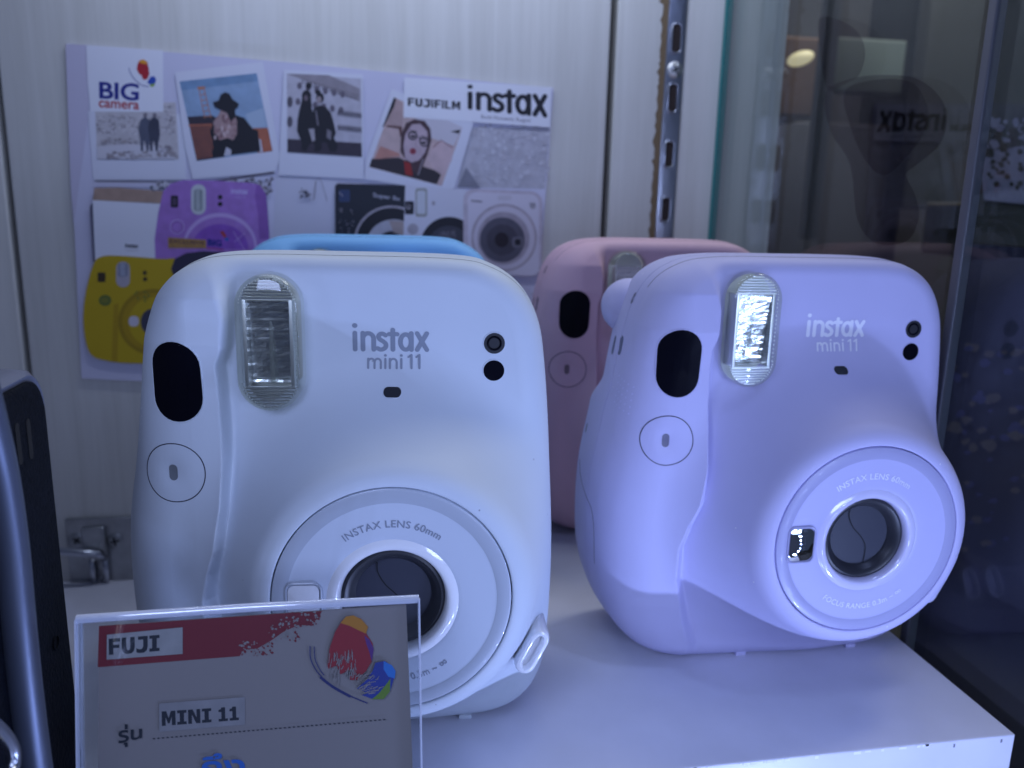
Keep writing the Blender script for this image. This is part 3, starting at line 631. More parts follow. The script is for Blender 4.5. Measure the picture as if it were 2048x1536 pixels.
s.ell(*c2(1625, 1020), 6, 6, GR2, 16); s.text('SQ', [c2(1600, 1012), c2(1645, 1014), c2(1645, 998), c2(1600, 994)], GR, .03); done(s, 'printed_camera')

#=================================================================== INSTANT CAMERA (local mm: x right, y to the back, z up, origin under the front face)
LX, LZ = 14.3, 48.3
CTRL = [(0, -.1), (25, 0), (38, .8), (47, 5), (52, 13), (53.6, 26), (53.4, 50), (52.3, 75), (50.6, 95), (48.6, 106), (44, 114.2), (36.5, 119.2), (27, 121), (0, 121.3), (-23, 121), (-32.5, 119), (-39, 114.3), (-43, 106.5), (-45.5, 95), (-48.6, 73), (-51.3, 57), (-52, 42), (-51, 27), (-47, 14.5), (-39, 5.8), (-28, 1.2), (-14, 0)]
outl = catmull(CTRL, 40, True)
ang = np.unwrap(np.arctan2(outl[:, 1]-LZ, outl[:, 0]-LX)); a0 = ang[0]
NT = 760
tg = a0 + np.arange(NT)*2*math.pi/NT
angc = np.append(ang, ang[0]+2*math.pi); oc = np.vstack([outl, outl[:1]])
OX = np.interp(tg, angc, oc[:, 0]); OZ = np.interp(tg, angc, oc[:, 1])
O2 = np.stack([OX, OZ], 1)
T2 = np.roll(O2, -1, 0)-np.roll(O2, 1, 0); T2 /= np.linalg.norm(T2, axis=1)[:, None]; N2 = np.stack([T2[:, 1], -T2[:, 0]], 1)
for _ in range(10): N2 = (np.roll(N2, 1, 0)+N2+np.roll(N2, -1, 0)); N2 /= np.linalg.norm(N2, axis=1)[:, None]
Rr = 13*np.maximum(-N2[:, 0], 0)**2 + 7.5*np.maximum(N2[:, 0], 0)**2 + 4.5*np.maximum(N2[:, 1], 0)**2 + 6*np.maximum(-N2[:, 1], 0)**2
for _ in range(60): Rr = (np.roll(Rr, 1)+Rr*2+np.roll(Rr, -1))/4
def sst(a, b, x): t = np.clip((x-a)/(b-a), 0, 1); return t*t*(3-2*t)
zb = np.array([-10, 8, 16, 30, 40, 47, 54, 64, 75, 90, 97, 101, 108, 118, 130]); xb = np.array([-22, -23, -26, -29.5, -30, -28.6, -26.4, -25, -24.6, -25, -25.2, -23.6, -22.9, -23.6, -25])
def G(x, z):
    r = np.hypot(x-LX, z-LZ)
    rim_r = [0, 26.4, 26.41, 26.6, 27.2, 28.4, 29.6, 30.7, 31.6, 32.4]; rim_y = [-19, -19, -24.0, -24.25, -24.3, -23.95, -23.2, -22.05, -20.6, -18.9]
    cs = np.maximum((x-LX)/np.maximum(r, 1), 0)
    u = np.clip((r-32.4)/(20.5-9*cs**2), 0, 1); cone = -18.9*(1-u)**2.15
    cone = np.where(r < 32.4, np.interp(r, rim_r, rim_y), cone)
    e = np.interp(z, zb, xb); wd = np.interp(z, [0, 40, 58, 66, 95, 100, 108, 115, 121], [5, 3.4, 2.4, 1.7, 1.4, 1.6, 2.4, 5, 10])
    amp = np.interp(z, [0, 6, 22, 60, 92, 102, 112, 120], [0, 2.6, 5.2, 5.2, 5.4, 6.8, 5.2, 0.6])
    colm = -amp*(1-sst(e-wd*.55, e+wd*.45, x))*(1-.25*np.clip((-x-32)/20, 0, 1))
    # narrow moulded step running down the side of the grip
    st_ = .25*np.exp(-((x-(e+wd*.45+.6))/.75)**2)*sst(56, 66, z)*(1-sst(94, 98.5, z))
    # shallow dish round the flash, between grip and logo
    dish = .9*np.exp(-((x+14)/9)**2)*sst(70, 86, z)
    # button face
    bt = .25*np.exp(-((np.hypot(x+36.4, z-71.8)/1.9)**2))
    bt = np.where(True, .7*np.exp(-((np.hypot((x+36.9)*1.3, z-71.8)/3.2)**2)), bt)
    return cone+colm+st_+dish+bt
def build_body():
    rings = []
    def ring(xz, y): rings.append(np.stack([xz[:, 0], np.broadcast_to(y, len(xz)), xz[:, 1]], 1))
    ct = np.stack([np.cos(tg), np.sin(tg)], 1); cen = np.array([LX, LZ])
    for r_, y_ in [(26.4, -17), (26.42, -20), (26.45, -23.9), (26.5, -24.15), (26.65, -24.27), (27.0, -24.3), (27.6, -24.22), (28.4, -23.95), (29.0, -23.62), (29.6, -23.2), (30.2, -22.66), (30.7, -22.05), (31.2, -21.32), (31.6, -20.6), (32.0, -19.8)]:
        ring(cen+ct*r_, y_)
    CRr = O2-N2*Rr[:, None]; circ = cen+ct*32.4
    M = 150
    for k in range(M+1):
        s = k/M; P = circ*(1-s)+CRr*s; ring(P, G(P[:, 0], P[:, 1]))
    gC = G(CRr[:, 0], CRr[:, 1]); gO = G(O2[:, 0], O2[:, 1])
    for k in range(1, 15):
        a = math.pi/2*k/14; P = CRr+N2*(Rr*math.sin(a))[:, None]
        g = G(P[:, 0], P[:, 1]); ring(P, g+Rr*(1-math.cos(a)))
    y0 = gO+Rr
    zz = OZ; B = 31+9*(1-sst(74, 85, zz)); Rb = 8.0
    yend = B-Rb
    seam = 9.5+ .5*0*zz
    ys = []
    for k in range(1, 26):
        t = k/25; y = y0*(1-t)+yend*t; blg = .7*np.sin(math.pi*np.clip(t, 0, 1))
        dn = np.minimum(np.abs(y-seam), 9); ring(O2+N2*blg[:, None] if np.ndim(blg) else O2+N2*blg, y)
        if k == 8:   # panel seam: narrow notch
            yk = y; Pk = O2+N2*blg
            ring(Pk, yk+.15); ring(Pk-N2*.45, yk+.2); ring(Pk-N2*.45, yk+.42); ring(Pk, yk+.47)
    for k in range(1, 11):
        a = math.pi/2*k/10; ring(O2-N2*(Rb*(1-math.cos(a))), yend+Rb*math.sin(a))
    Pb = O2-N2*Rb; cb = np.array([0, 60])
    for s in (.15, .3, .5, .7, .85, .97): ring(Pb*(1-s)+cb*s, B*(1-s)+40*s if False else B)
    V = np.concatenate(rings); nr = len(rings)
    Fc = []
    for i in range(nr-1):
        b0 = i*NT; b1 = b0+NT
        for j in range(NT):
            j2 = (j+1) % NT; Fc.append((b0+j, b0+j2, b1+j2, b1+j))
    Fc.append(tuple((nr-1)*NT+j for j in range(NT)))
    return V, Fc
BV, BF = build_body()
bvh = BVHTree.FromPolygons([Vector(v) for v in BV], BF)
def surf(x, z, off=0.0):
    h = bvh.ray_cast(Vector((x, -60, z)), Vector((0, 1, 0)))
    if h[0] is None: return Vector((x, 0, z))
    n = h[1] if h[1].y < 0 else -h[1]
    return h[0]+n*off
def surf_side(y, z, off=0.0):
    h = bvh.ray_cast(Vector((-90, y, z)), Vector((1, 0, 0)))
    n = h[1] if h[1].x < 0 else -h[1]
    return h[0]+n*off
def stadium(w, h, n=14):
    r = min(w, h)/2; P = []
    if h >= w:
        for k in range(n+1): a = math.pi*k/n; P.append((r*math.cos(a), (h/2-r)+r*math.sin(a)))
        for k in range(n+1): a = math.pi+math.pi*k/n; P.append((r*math.cos(a), -(h/2-r)+r*math.sin(a)))
    else:
        for k in range(n+1): a = -math.pi/2+math.pi*k/n; P.append(((w/2-r)+r*math.cos(a), r*math.sin(a)))
        for k in range(n+1): a = math.pi/2+math.pi*k/n; P.append((-(w/2-r)+r*math.cos(a), r*math.sin(a)))
    return P
def circle_pts(r, n=40): return [(r*math.cos(2*math.pi*k/n), r*math.sin(2*math.pi*k/n)) for k in range(n)]
def patch(P, c, f, off, rings=8, dome=0):
    """sheet lying on the body over the outline P round centre c"""
    V = []; Fc = []; n = len(P); V.append(f(c[0], c[1], off+dome))
    for k in range(1, rings+1):
        s = k/rings
        for x, z in P: V.append(f(c[0]+x*s, c[1]+z*s, off+dome*(1-s*s)))
    for j in range(n): Fc.append((0, 1+j, 1+(j+1) % n))
    for k in range(rings-1):
        for j in range(n): Fc.append((1+k*n+j, 1+(k+1)*n+j, 1+(k+1)*n+(j+1) % n, 1+k*n+(j+1) % n))
    return V, Fc
def rim_tube(P, c, f, off, rad): return tube([f(c[0]+x, c[1]+z, off) for x, z in P], rad, 8, closed=True)

def plastic(name, col, rough=.58):
    mt = mat(name, col, rough, spec=.28, noise=((45, 45, 45), .03, 5), bump=((1800, 1800, 1800), .05, .0003))
    nt = mt.node_tree; b = nt.nodes['Principled BSDF']; src = b.inputs['Base Color'].links[0].from_socket
    tc = nt.nodes.new('ShaderNodeTexCoord'); vo = nt.nodes.new('ShaderNodeTexVoronoi'); vo.inputs['Scale'].default_value = 210
    nt.links.new(tc.outputs['Object'], vo.inputs['Vector'])
    lt = nt.nodes.new('ShaderNodeMath'); lt.operation = 'LESS_THAN'; lt.inputs[1].default_value = .045; nt.links.new(vo.outputs['Distance'], lt.inputs[0])
    sp_ = nt.nodes.new('ShaderNodeSeparateColor'); nt.links.new(vo.outputs['Color'], sp_.inputs[0])
    gt = nt.nodes.new('ShaderNodeMath'); gt.operation = 'GREATER_THAN'; gt.inputs[1].default_value = .8; nt.links.new(sp_.outputs[0], gt.inputs[0])
    ml = nt.nodes.new('ShaderNodeMath'); ml.operation = 'MULTIPLY'; nt.links.new(lt.outputs[0], ml.inputs[0]); nt.links.new(gt.outputs[0], ml.inputs[1])
    mx = nt.nodes.new('ShaderNodeMix'); mx.data_type = 'RGBA'; nt.links.new(ml.outputs[0], mx.inputs[0]); nt.links.new(src, mx.inputs[6])
    mx.inputs[7].default_value = (.9, .9, .92, 1) if max(col) < .7 or min(col) < .6 else (.35, .36, .40, 1)
    nt.links.new(mx.outputs[2], b.inputs['Base Color']); return mt
m_black = mat('gloss_black', (.004, .004, .008), .3, spec=.06)
m_blackm = mat('matt_black_plastic', (.025, .026, .032), .38)
m_seamd = mat('seam_shadow', (.03, .03, .05), .8)
m_mirror = mat('selfie_mirror', (.85, .87, .9), .04, metal=1)
m_clear = clear_mat('clear_flash_plastic', (.90, .91, .84), .05, 1.5, .025, (.75, .78, .75))
m_refl = mat('flash_reflector', (.90, .92, .95), .20, metal=1)
m_reflside = mat('reflector_side', (.85, .87, .88), .32, metal=1)
m_rib = clear_mat('clear_rib', (.7, .72, .7), .12, 1.7, .10, (.8, .82, .8))
def palette(nm, body, disc, ink, lip, btn=None):
    return dict(body=plastic(nm+'_plastic', body), disc=mat(nm+'_lens_plate', disc, .34, coat=.15), band=mat(nm+'_lens_band', tuple(c*.76 for c in disc), .34, coat=.15), ink=mat(nm+'_lettering', ink, .5),
                lip=mat(nm+'_lens_lip', lip, .12, coat=.8), btn=plastic(nm+'_button', btn or body, .38), dot=tuple(min(1, c*1.15) for c in body), mark=mat(nm+'_button_mark', tuple(c*.30 for c in body), .4))
PAL = {
 'white': palette('ice_white', (.62, .67, .73), (.57, .62, .70), (.24, .27, .33), (.82, .83, .86)),
 'lilac': palette('lilac', (.56, .54, .78), (.53, .52, .79), (.88, .88, .97), (.66, .64, .86)),
 'pink': palette('blush_pink', (.62, .41, .49), (.60, .40, .49), (.85, .7, .75), (.7, .5, .55)),
 'blue': palette('sky_blue', (.20, .46, .78), (.18, .42, .75), (.7, .8, .9), (.5, .6, .8)),
}
shared = {}
def part(name, key, V, Fc, m, parent, smooth=True, sharp=35, midx=None):
    """one mesh per kind of part, shared by all the cameras; the colour sits on the object"""
    ms = m if isinstance(m, (list, tuple)) else [m]
    if key not in shared:
        o = mesh_obj(name, V(), Fc() if callable(Fc) else Fc, list(ms), None, smooth, midx, sharp) if callable(V) else mesh_obj(name, V, Fc, list(ms), None, smooth, midx, sharp)
        shared[key] = o.data
    else:
        o = bpy.data.objects.new(name, shared[key]); COL.objects.link(o)
    for i, mt in enumerate(ms):
        o.material_slots[i].link = 'OBJECT'; o.material_slots[i].material = mt
    o.parent = parent; return o
GEO = {}
def geo(key, fn):
    if key not in GEO: GEO[key] = fn()
    return GEO[key]
def arc_text(s, r0, size, mid_deg, y, bold=.0, below=False, spacing=1.05):
    A, Fc = text_geo(s, bold, spacing); w = A[:, 0].max()-A[:, 0].min(); xm = (A[:, 0].max()+A[:, 0].min())/2; V = []
    for x, h in A:
        s_ = (x-xm)*size
        if not below: rr_ = r0+h*size; a = R(mid_deg)-s_/r0
        else: rr_ = r0-h*size; a = R(mid_deg)+s_/r0
        V.append((LX+rr_*math.cos(a), y, LZ+rr_*math.sin(a)))
    return V, Fc
def proj_text(unit_geo, x0, x1, z0, z1, off):
    V = []; Fc = []; 
    for i, (U, f) in enumerate(unit_geo):
        b = len(V); V += [surf(x0+u*(x1-x0), z0+v*(z1-z0), off+.004*i) for u, v in U]; Fc += [tuple(q+b for q in t) for t in f]
    return V, Fc

def make_camera(label, X, Y, rz, pal, group):
    p = PAL[pal]
    root = empty('instant_camera', (X, Y, 0), R(rz)); tag(root, label, 'camera', group)
    body = part('body', 'body', BV, BF, p['body'], root, True, 70)
    # fine groove round the grip window and shutter button
    WC = (-34.6, 93.4); WP = stadium(11.2, 18.6)
    V, Fc = geo('win', lambda: patch(WP, WC, surf, .10, 10)); wv = part('viewfinder_window', 'win', V, Fc, m_black, root)
    V, Fc = geo('winrim', lambda: rim_tube([(x*1.035, z*1.022) for x, z in WP], WC, surf, -.05, .17)); part('window_rim', 'winrim', V, Fc, p['body'], wv)
    WB = stadium(4.2, 9); V, Fc = geo('wini', lambda: patch(WB, (-34.2, 93), surf, .14, 4)); part('window_glass', 'wini', V, Fc, m_black, wv)
    BC = (-36.4, 71.8); BP = circle_pts(6.9, 56)
    V, Fc = geo('btn', lambda: patch(BP, BC, surf, .06, 14)); bt = part('shutter_button', 'btn', V, Fc, p['btn'], root)
    V, Fc = geo('btnr', lambda: rim_tube(circle_pts(7.05, 64), BC, surf, .0, .13)); part('button_gap', 'btnr', V, Fc, m_seamd, bt)
    V, Fc = geo('btnm', lambda: patch(stadium(2.0, 3.9), (-36.8, 71.8), surf, .14, 4)); part('button_mark', 'btnm', V, Fc, p['mark'], bt)
    for zc in (101.9, 95.3):
        V, Fc = geo('sen%d' % int(zc), lambda: patch(circle_pts(2.55, 36), (37.4, zc), surf, .09, 4)); so = part('sensor', 'sen%d' % int(zc), V, Fc, m_blackm if zc > 100 else m_black, root)
        if zc > 100:
            V, Fc = geo('senl', lambda: rim_tube(circle_pts(1.55, 28), (37.4, zc), surf, .05, .28)); part('sensor_lens', 'senl', V, Fc, m_black, so)
        V, Fc = geo('senr%d' % int(zc), lambda: rim_tube(circle_pts(2.62, 36), (37.4, zc), surf, -.02, .16)); part('sensor_rim', 'senr%d' % int(zc), V, Fc, p['body'], so)
    V, Fc = geo('pil', lambda: patch(stadium(4.1, 2.1), (13.5, 90.9), surf, .08, 3)); so = part('light_cell', 'pil', V, Fc, m_blackm, root)
    V, Fc = geo('pilr', lambda: rim_tube(stadium(4.3, 2.3), (13.5, 90.9), surf, -.02, .12)); part('cell_rim', 'pilr', V, Fc, p['body'], so)
    V, Fc = geo('logo', lambda: proj_text(instax_strokes(), 4.2, 22.0, 99.7, 106.4, .05)); part('logo_lettering', 'logo', V, Fc, p['ink'], root, False, None)
    V, Fc = geo('mini', lambda: proj_text(mini_strokes(), 7.5, 20.0, 95.7, 99.2, .05)); part('model_lettering', 'mini', V, Fc, p['ink'], root, False, None)
    # flash
    FC = (-14.0, 102.2); fy = .9
    def cover():
        V = []; Fc = []; P0 = stadium(14.6, 31.5, 18); n = len(P0)
        prof = [(1.0, fy+1), (1.0, -3.6), (.985, -4.8), (.95, -5.6), (.90, -6.0), (.82, -6.2), (.6, -6.35), (.3, -6.4)]
        for s, y in prof:
            for x, z in P0:
                k = 1-(1-s)*7.3/math.hypot(x, z) if s > .8 else s
                V.append((FC[0]+x*k, y, FC[1]+z*k))
        for i in range(len(prof)-1):
            for j in range(n): Fc.append((i*n+j, i*n+(j+1) % n, (i+1)*n+(j+1) % n, (i+1)*n+j))
        Fc.append(tuple((len(prof)-1)*n+j for j in range(n))); return V, Fc
    V, Fc = geo('fcov', cover); fl = part('flash', 'fcov', V, Fc, m_clear, root)
    def base():
        P0 = stadium(13.2, 30.0, 18); return [(FC[0]+x, fy-.6, FC[1]+z) for x, z in P0], [tuple(range(len(P0)))]
    V, Fc = geo('fbase', base); part('flash_backing', 'fbase', V, Fc, mat('flash_frame', (.55, .56, .53), .36, metal=.8), fl, False, None)
    def ribs(sg_):
        mb = MB()
        for sgn in (sg_,):
            for k in range(7):
                z = FC[1]+sgn*(10.3+k*.72); hw = math.sqrt(max(0, 6.1**2-max(0, (abs(z-FC[1])-8.8))**2))-.3
                if hw > .6: mb.add(*tube([(FC[0]-hw, -4.9, z), (FC[0]+hw, -4.9, z)], .24, 6))
        return mb.v, mb.f
    for sg_ in (1, -1): V, Fc = geo('frib%d' % sg_, lambda: ribs(sg_)); part('flash_ribbing', 'frib%d' % sg_, V, Fc, m_reflside, fl)
    def dots():
        mb = MB(); P0 = stadium(12.4, 29.4, 26)
        for x, z in P0[::1]:
            if abs(z) > 9 or x > 0:
                mb.box(FC[0]+x-.14, FC[0]+x+.14, -5.3, -5.0, FC[1]+z-.14, FC[1]+z+.14)
        for k in range(16): mb.box(FC[0]+5.95, FC[0]+6.15, -5.3, -5.0, FC[1]-8.5+k*1.13, FC[1]-8.5+k*1.13+.45)
        return mb.v, mb.f
    V, Fc = geo('fdot', dots); part('flash_serration', 'fdot', V, Fc, m_reflside, fl, False, None)
    def refl():   # trough of small chrome facets between bright sides
        V = []; Fc = []; n = 34; mx_ = 8; rg_ = random.Random(3)
        for i in range(n+1):
            t = i/n*2-1; z = FC[1]+t*9.6; row_ = rg_.uniform(-.085, .085)
            for k in range(mx_+1):
                x = -4.6+9.2*k/mx_
                V.append((FC[0]+x, fy-3.3-.5*abs(t)**2.5+.2*(1-(x/4.6)**2)-.14*(z-FC[1])-.07*x+row_+rg_.uniform(-.035, .035), z))
        w_ = mx_+1
        for i in range(n):
            for k in range(mx_): Fc.append((i*w_+k, i*w_+k+1, (i+1)*w_+k+1, (i+1)*w_+k))
        return V, Fc
    V, Fc = geo('frefl', refl); rf = part('flash_reflector', 'frefl', V, Fc, m_refl, fl, False, None)
    def sides():
        mb = MB()
        for sg in (-1, 1):
            mb.box(FC[0]+sg*5.1-.42, FC[0]+sg*5.1+.42, -5.0, fy-.7, FC[1]-9.9, FC[1]+9.9, bev=.12)
        mb.box(FC[0]-5.4, FC[0]+5.4, -5.0, -4.6, FC[1]+9.9, FC[1]+10.25); mb.box(FC[0]-5.4, FC[0]+5.4, -5.0, -4.6, FC[1]-10.25, FC[1]-9.9)
        return mb.v, mb.f
    V, Fc = geo('fside', sides); part('reflector_side', 'fside', V, Fc, m_reflside, fl, True)
    def wires():
        mb = MB()
        for k in range(12): mb.add(*tube([(FC[0]-4.6, -5.35, FC[1]-9+k*1.62), (FC[0]+4.6, -5.35, FC[1]-9+k*1.62)], .05, 4))
        mb.add(*tube([(FC[0]+.2, -2.6, FC[1]-9.4), (FC[0]+.2, -2.6, FC[1]+9.4)], .55, 8))
        return mb.v, mb.f
    V, Fc = geo('fwire', wires); part('flash_tube', 'fwire', V, Fc, m_rib, fl)
    # lens plate
    def lens():
        prof = [(26.25, -18.0), (26.22, -23.9), (26.1, -24.25), (25.8, -24.42), (24.6, -24.5), (23.9, -24.48), (23.3, -24.4), (22.9, -24.33), (22.3, -24.3), (18, -24.2), (15.4, -24.1), (14.6, -24.0), (14.3, -23.9)]
        return lathe(prof, 128, c=(LX, 0, LZ))
    V, Fc = geo('lens', lens); lp = part('lens_plate', 'lens', V, Fc, p['disc'], root)
    def band(): return lathe([(26.0, -24.36), (25.6, -24.47), (24.6, -24.54), (23.9, -24.52), (23.3, -24.44), (22.95, -24.37)], 128, c=(LX, 0, LZ))
    V, Fc = geo('band', band); part('lens_band', 'band', V, Fc, p['band'], lp)
    V, Fc = geo('lip', lambda: lathe([(14.5, -23.95), (13.9, -24.2), (13.2, -24.42), (12.5, -24.4), (12.0, -24.1), (11.7, -23.5), (11.5, -22.8), (11.4, -21.8)], 96, c=(LX, 0, LZ))); part('lens_lip', 'lip', V, Fc, p['lip'], lp)
    V, Fc = geo('barrel', lambda: lathe([(11.5, -22.0), (11.3, -22.6), (10.7, -22.8), (10.0, -22.5), (9.3, -21.7), (8.8, -20.9), (8.5, -20.5), (8.35, -20.0)], 80, c=(LX, 0, LZ))); part('lens_barrel', 'barrel', V, Fc, m_blackm, lp)
    V, Fc = geo('lcov', lambda: lathe([(8.6, -20.2), (4, -20.3), (.001, -20.32)], 64, c=(LX, 0, LZ))); lc = part('lens_cover', 'lcov', V, Fc, mat('cover_grey', (.035, .038, .055), .42), lp)
    def scurve():
        P = catmull([(-3.6, 7.6), (-3.5, 5.2), (-1.9, 2.2), (.6, -.4), (2.2, -3.0), (2.4, -5.6), (2.2, -8.1)], 8); U, f = ribbon(P, .28)
        return [(LX+x, -20.42, LZ+z) for x, z in U], f
    V, Fc = geo('scur', scurve); part('cover_seam', 'scur', V, Fc, mat('cover_gap', (.004, .004, .006), .8), lc, False, None)
    V, Fc = geo('txa', lambda: arc_text('INSTAX LENS 60mm', 17.4, 2.35, 90, -24.32, .008)); part('lens_lettering', 'txa', V, Fc, p['ink'], lp, False, None)
    V, Fc = geo('txb', lambda: arc_text('FOCUS RANGE 0.3m ~ \u221e', 19.7, 2.2, 272, -24.36, .008, True)); part('lens_lettering', 'txb', V, Fc, p['ink'], lp, False, None)
    def mirror():
        MC = (LX-19.2, LZ-.2); P0 = []
        for cx, cz, a in ((1, 1, 0), (-1, 1, 90), (-1, -1, 180), (1, -1, 270)):
            for k in range(6): P0.append((cx*(3.35-1.5)+1.5*math.cos(R(a+k*18)), cz*(4.5-1.5)+1.5*math.sin(R(a+k*18))))
        V = []; Fc = []; n = len(P0); rs = 8; V.append((MC[0], -25.35, MC[1]))
        for k in range(1, rs+1):
            s = k/rs
            for x, z in P0: V.append((MC[0]+x*s, -25.35+.035*((x*s)**2+(z*s)**2), MC[1]+z*s))
        for j in range(n): Fc.append((0, 1+j, 1+(j+1) % n))
        for k in range(rs-1):
            for j in range(n): Fc.append((1+k*n+j, 1+(k+1)*n+j, 1+(k+1)*n+(j+1) % n, 1+k*n+(j+1) % n))
        return V, Fc, [(MC[0]+x*1.12, -24.45, MC[1]+z*1.1) for x, z in P0]
    gm = geo('mir', mirror); mr = part('selfie_mirror', 'mir', gm[0], gm[1], p['lip'] if pal == 'white' else m_mirror, lp)  # on the white camera the mirror's pale reflection is put into the colour
    if 'mirr' not in GEO: GEO['mirr'] = tube(gm[2], .32, 8, closed=True)
    part('mirror_frame', 'mirr', *GEO['mirr'], p['band'], mr)
    # strap lug low at the right
    def lug():
        mb = MB(); C0 = Vector((47.4, -9.5, 27.0)); ax = Vector((math.sin(R(26)), 0, math.cos(R(26)))); sd = Vector((math.cos(R(26)), 0, -math.sin(R(26))))
        P0 = stadium(5.4, 12.6, 10); n = len(P0)
        def rg(w, h, y): 
            return [C0+sd*(x*w)+ax*(z*h)+Vector((0, y, 0)) for x, z in P0]
        rings_ = [rg(1, 1, 9), rg(1.02, 1.01, 0), rg(.98, .99, -1.2), rg(.86, .94, -1.9), rg(.70, .88, -2.1), rg(.5, .8, -2.0), rg(.36, .72, -1.4), rg(.33, .7, -.4)]
        V = [q for r_ in rings_ for q in r_]; Fc = []
        for i in range(len(rings_)-1):
            for j in range(n): Fc.append((i*n+j, i*n+(j+1) % n, (i+1)*n+(j+1) % n, (i+1)*n+j))
        Fc.append(tuple((len(rings_)-1)*n+j for j in range(n)))
        return V, Fc
    V, Fc = geo('lug', lug); part('strap_lug', 'lug', V, Fc, p['lip'], root)
    # rear eyepiece and details of the left flank
    def eye():
        bm = bmesh.new(); bmesh.ops.create_uvsphere(bm, u_segments=32, v_segments=20, radius=1)
        V = [(-39.0+v.co.x*8.4, 28+v.co.y*9.4, 104.8+v.co.z*8.4) for v in bm.verts]; Fc = [[v.index for v in f.verts] for f in bm.faces]; bm.free(); return V, Fc
    V, Fc = geo('eye', eye)
    if pal != 'pink': part('eyepiece', 'eye', V, Fc, p['body'], root)
    for nm_, cy_, cz_, w_, h_ in (('side_slot', 12.0, 95.5, 2.4, 5.6), ('side_slot', 17.8, 94.6, 2.2, 5.6), ('side_slot', 12.5, 109, 1.6, 3.2), ('side_slot', 30, 66, 1.5, 3.0)):
        k = 'ss%.0f_%.0f' % (cy_, cz_)
        V, Fc = geo(k, lambda: patch(stadium(w_, h_, 8), (cy_, cz_), surf_side, .06, 2)); part(nm_, k, V, Fc, p['mark'], root)
    def spk():
        mb = MB()
        for i in range(5):
            for j in range(5):
                if (i+j) % 1 == 0: mb.add(*patch(circle_pts(.28, 8), (1.5+i*1.9, 78+j*1.9+i*.4), surf_side, .05, 1))
        return mb.v, mb.f
    V, Fc = geo('spk', spk); part('speaker_dot', 'spk', V, Fc, mat('pale_dot', p['dot'], .4), root)
    def doorseam():
        P = catmull([(31, 55.5), (26, 51.5), (18, 48.2), (11.5, 45.5), (9, 39), (8.8, 30)], 8)
        return tube([surf_side(y, z, -.02) for y, z in P], .11, 6)
    V, Fc = geo('dseam', doorseam); part('battery_door_seam', 'dseam', V, Fc, m_seamd, root)
    def tseam():
        js = [j for j in range(NT) if OZ[j] > 112]; js.sort(key=lambda j: OX[j])
        return tube([(O2[j][0]+N2[j][0]*.14, float(G(O2[j][0], O2[j][1]))+Rr[j]+1.6, O2[j][1]+N2[j][1]*.14) for j in js[::2]], .12, 6)
    V, Fc = geo('tseam', tseam); part('shell_seam', 'tseam', V, Fc, m_seamd, root)
    def feet():
        mb = MB()
        for x in (-26, 26, -12): mb.add(*lathe([(.001, 0), (2.2, 0), (2.4, 1)], 12, c=(x, 0, 0)))
        return mb.v, mb.f
    for fx in (-7, 30):
        V, Fc = geo('foot%d' % fx, lambda: (lambda mb: (mb.v, mb.f))(MB().box(fx, fx+3.4, 2, 6, -.02, 1.2, bev=.3))); part('foot', 'foot%d' % fx, V, Fc, p['body'], root)
    return root
GRP = 'pastel instant cameras on the display box'
make_camera('white instant camera at the front, its lens partly behind the price card', -8.1, 191.1, -4.5, 'white', GRP)
make_camera('lilac instant camera with a bright flash, right of the white one', 116.7, 208.3, -.4, 'lilac', GRP)
make_camera('pink instant camera behind and left of the lilac one', 112.4, 306.8, .6, 'pink', GRP)
make_camera('sky blue instant camera hidden behind the white one, only its top showing', -2.5, 293.0, 0, 'blue', GRP)

#=================================================================== BLACK DEVICE AT THE LEFT
dv = empty('black_gadget', (0, 0, 0)); tag(dv, 'black gadget with a blue grey rim and silver trim at the left edge', 'electronic gadget')
m_dblack = mat('speckled_black_plastic', (.004, .005, .009), .6, spec=.08, noise=((900, 900, 900), .4, 2), bump=((1500, 1500, 1500), .4, .001))
m_rim = mat('blue_grey_rim', (.11, .12, .17), .35)
m_silver = mat('silver_trim', (.11, .125, .17), .4, metal=.7)
def yz_outline(y0, y1, z0, z1, r):
    P = []
    for cy, cz, a in ((y1-r, z1-r, 0), (y0+r, z1-r, 90), (y0+r, z0+r, 180), (y1-r, z0+r, 270)):
        for k in range(9): P.append((cy+r*math.cos(R(a+k*11.25)), cz+r*math.sin(R(a+k*11.25))))
    return P
def slab(P, prof, cap=True):
    n = len(P); V = []; Fc = []; cy = sum(p[0] for p in P)/n; cz = sum(p[1] for p in P)/n
    for x, ins in prof:
        for y, z in P:
            d = math.hypot(y-cy, z-cz); sy = (y-cy)*(1-ins/max(20, abs(y-cy)+.1) if 1 else 1); V.append((x, cy+(y-cy)*(1-ins/30), cz+(z-cz)*(1-ins/77)))
    for i in range(len(prof)-1):
        for j in range(n): Fc.append((i*n+j, i*n+(j+1) % n, (i+1)*n+(j+1) % n, (i+1)*n+j))
    if cap: Fc.append(tuple((len(prof)-1)*n+j for j in range(n))); Fc.append(tuple(j for j in range(n))[::-1])
    return V, Fc
OL = yz_outline(100, 161.5, -49.9, 103.5, 7)
mesh_obj('rim', *slab(OL, [(-130, 0), (-64, 0), (-61.2, .3), (-60.2, 1.1), (-60.6, 2.2)]), m_rim, dv, True, sharp=50)
mesh_obj('side_face', *slab(OL, [(-62, 2.0), (-59.9, 2.05), (-59.6, 2.6)]), m_dblack, dv, True, sharp=40)
for px, py, w_ in ((38, 888, 2.2), (60, 878, 2.6)):
    c = onX(px, py, -59.5); P0 = stadium(1.7, 7.5)
    mesh_obj('slot', [(-59.5, c.y+x, c.z+z) for x, z in P0], [tuple(range(len(P0)))], mat('slot_black', (.001, .001, .0015), .9), dv, False)
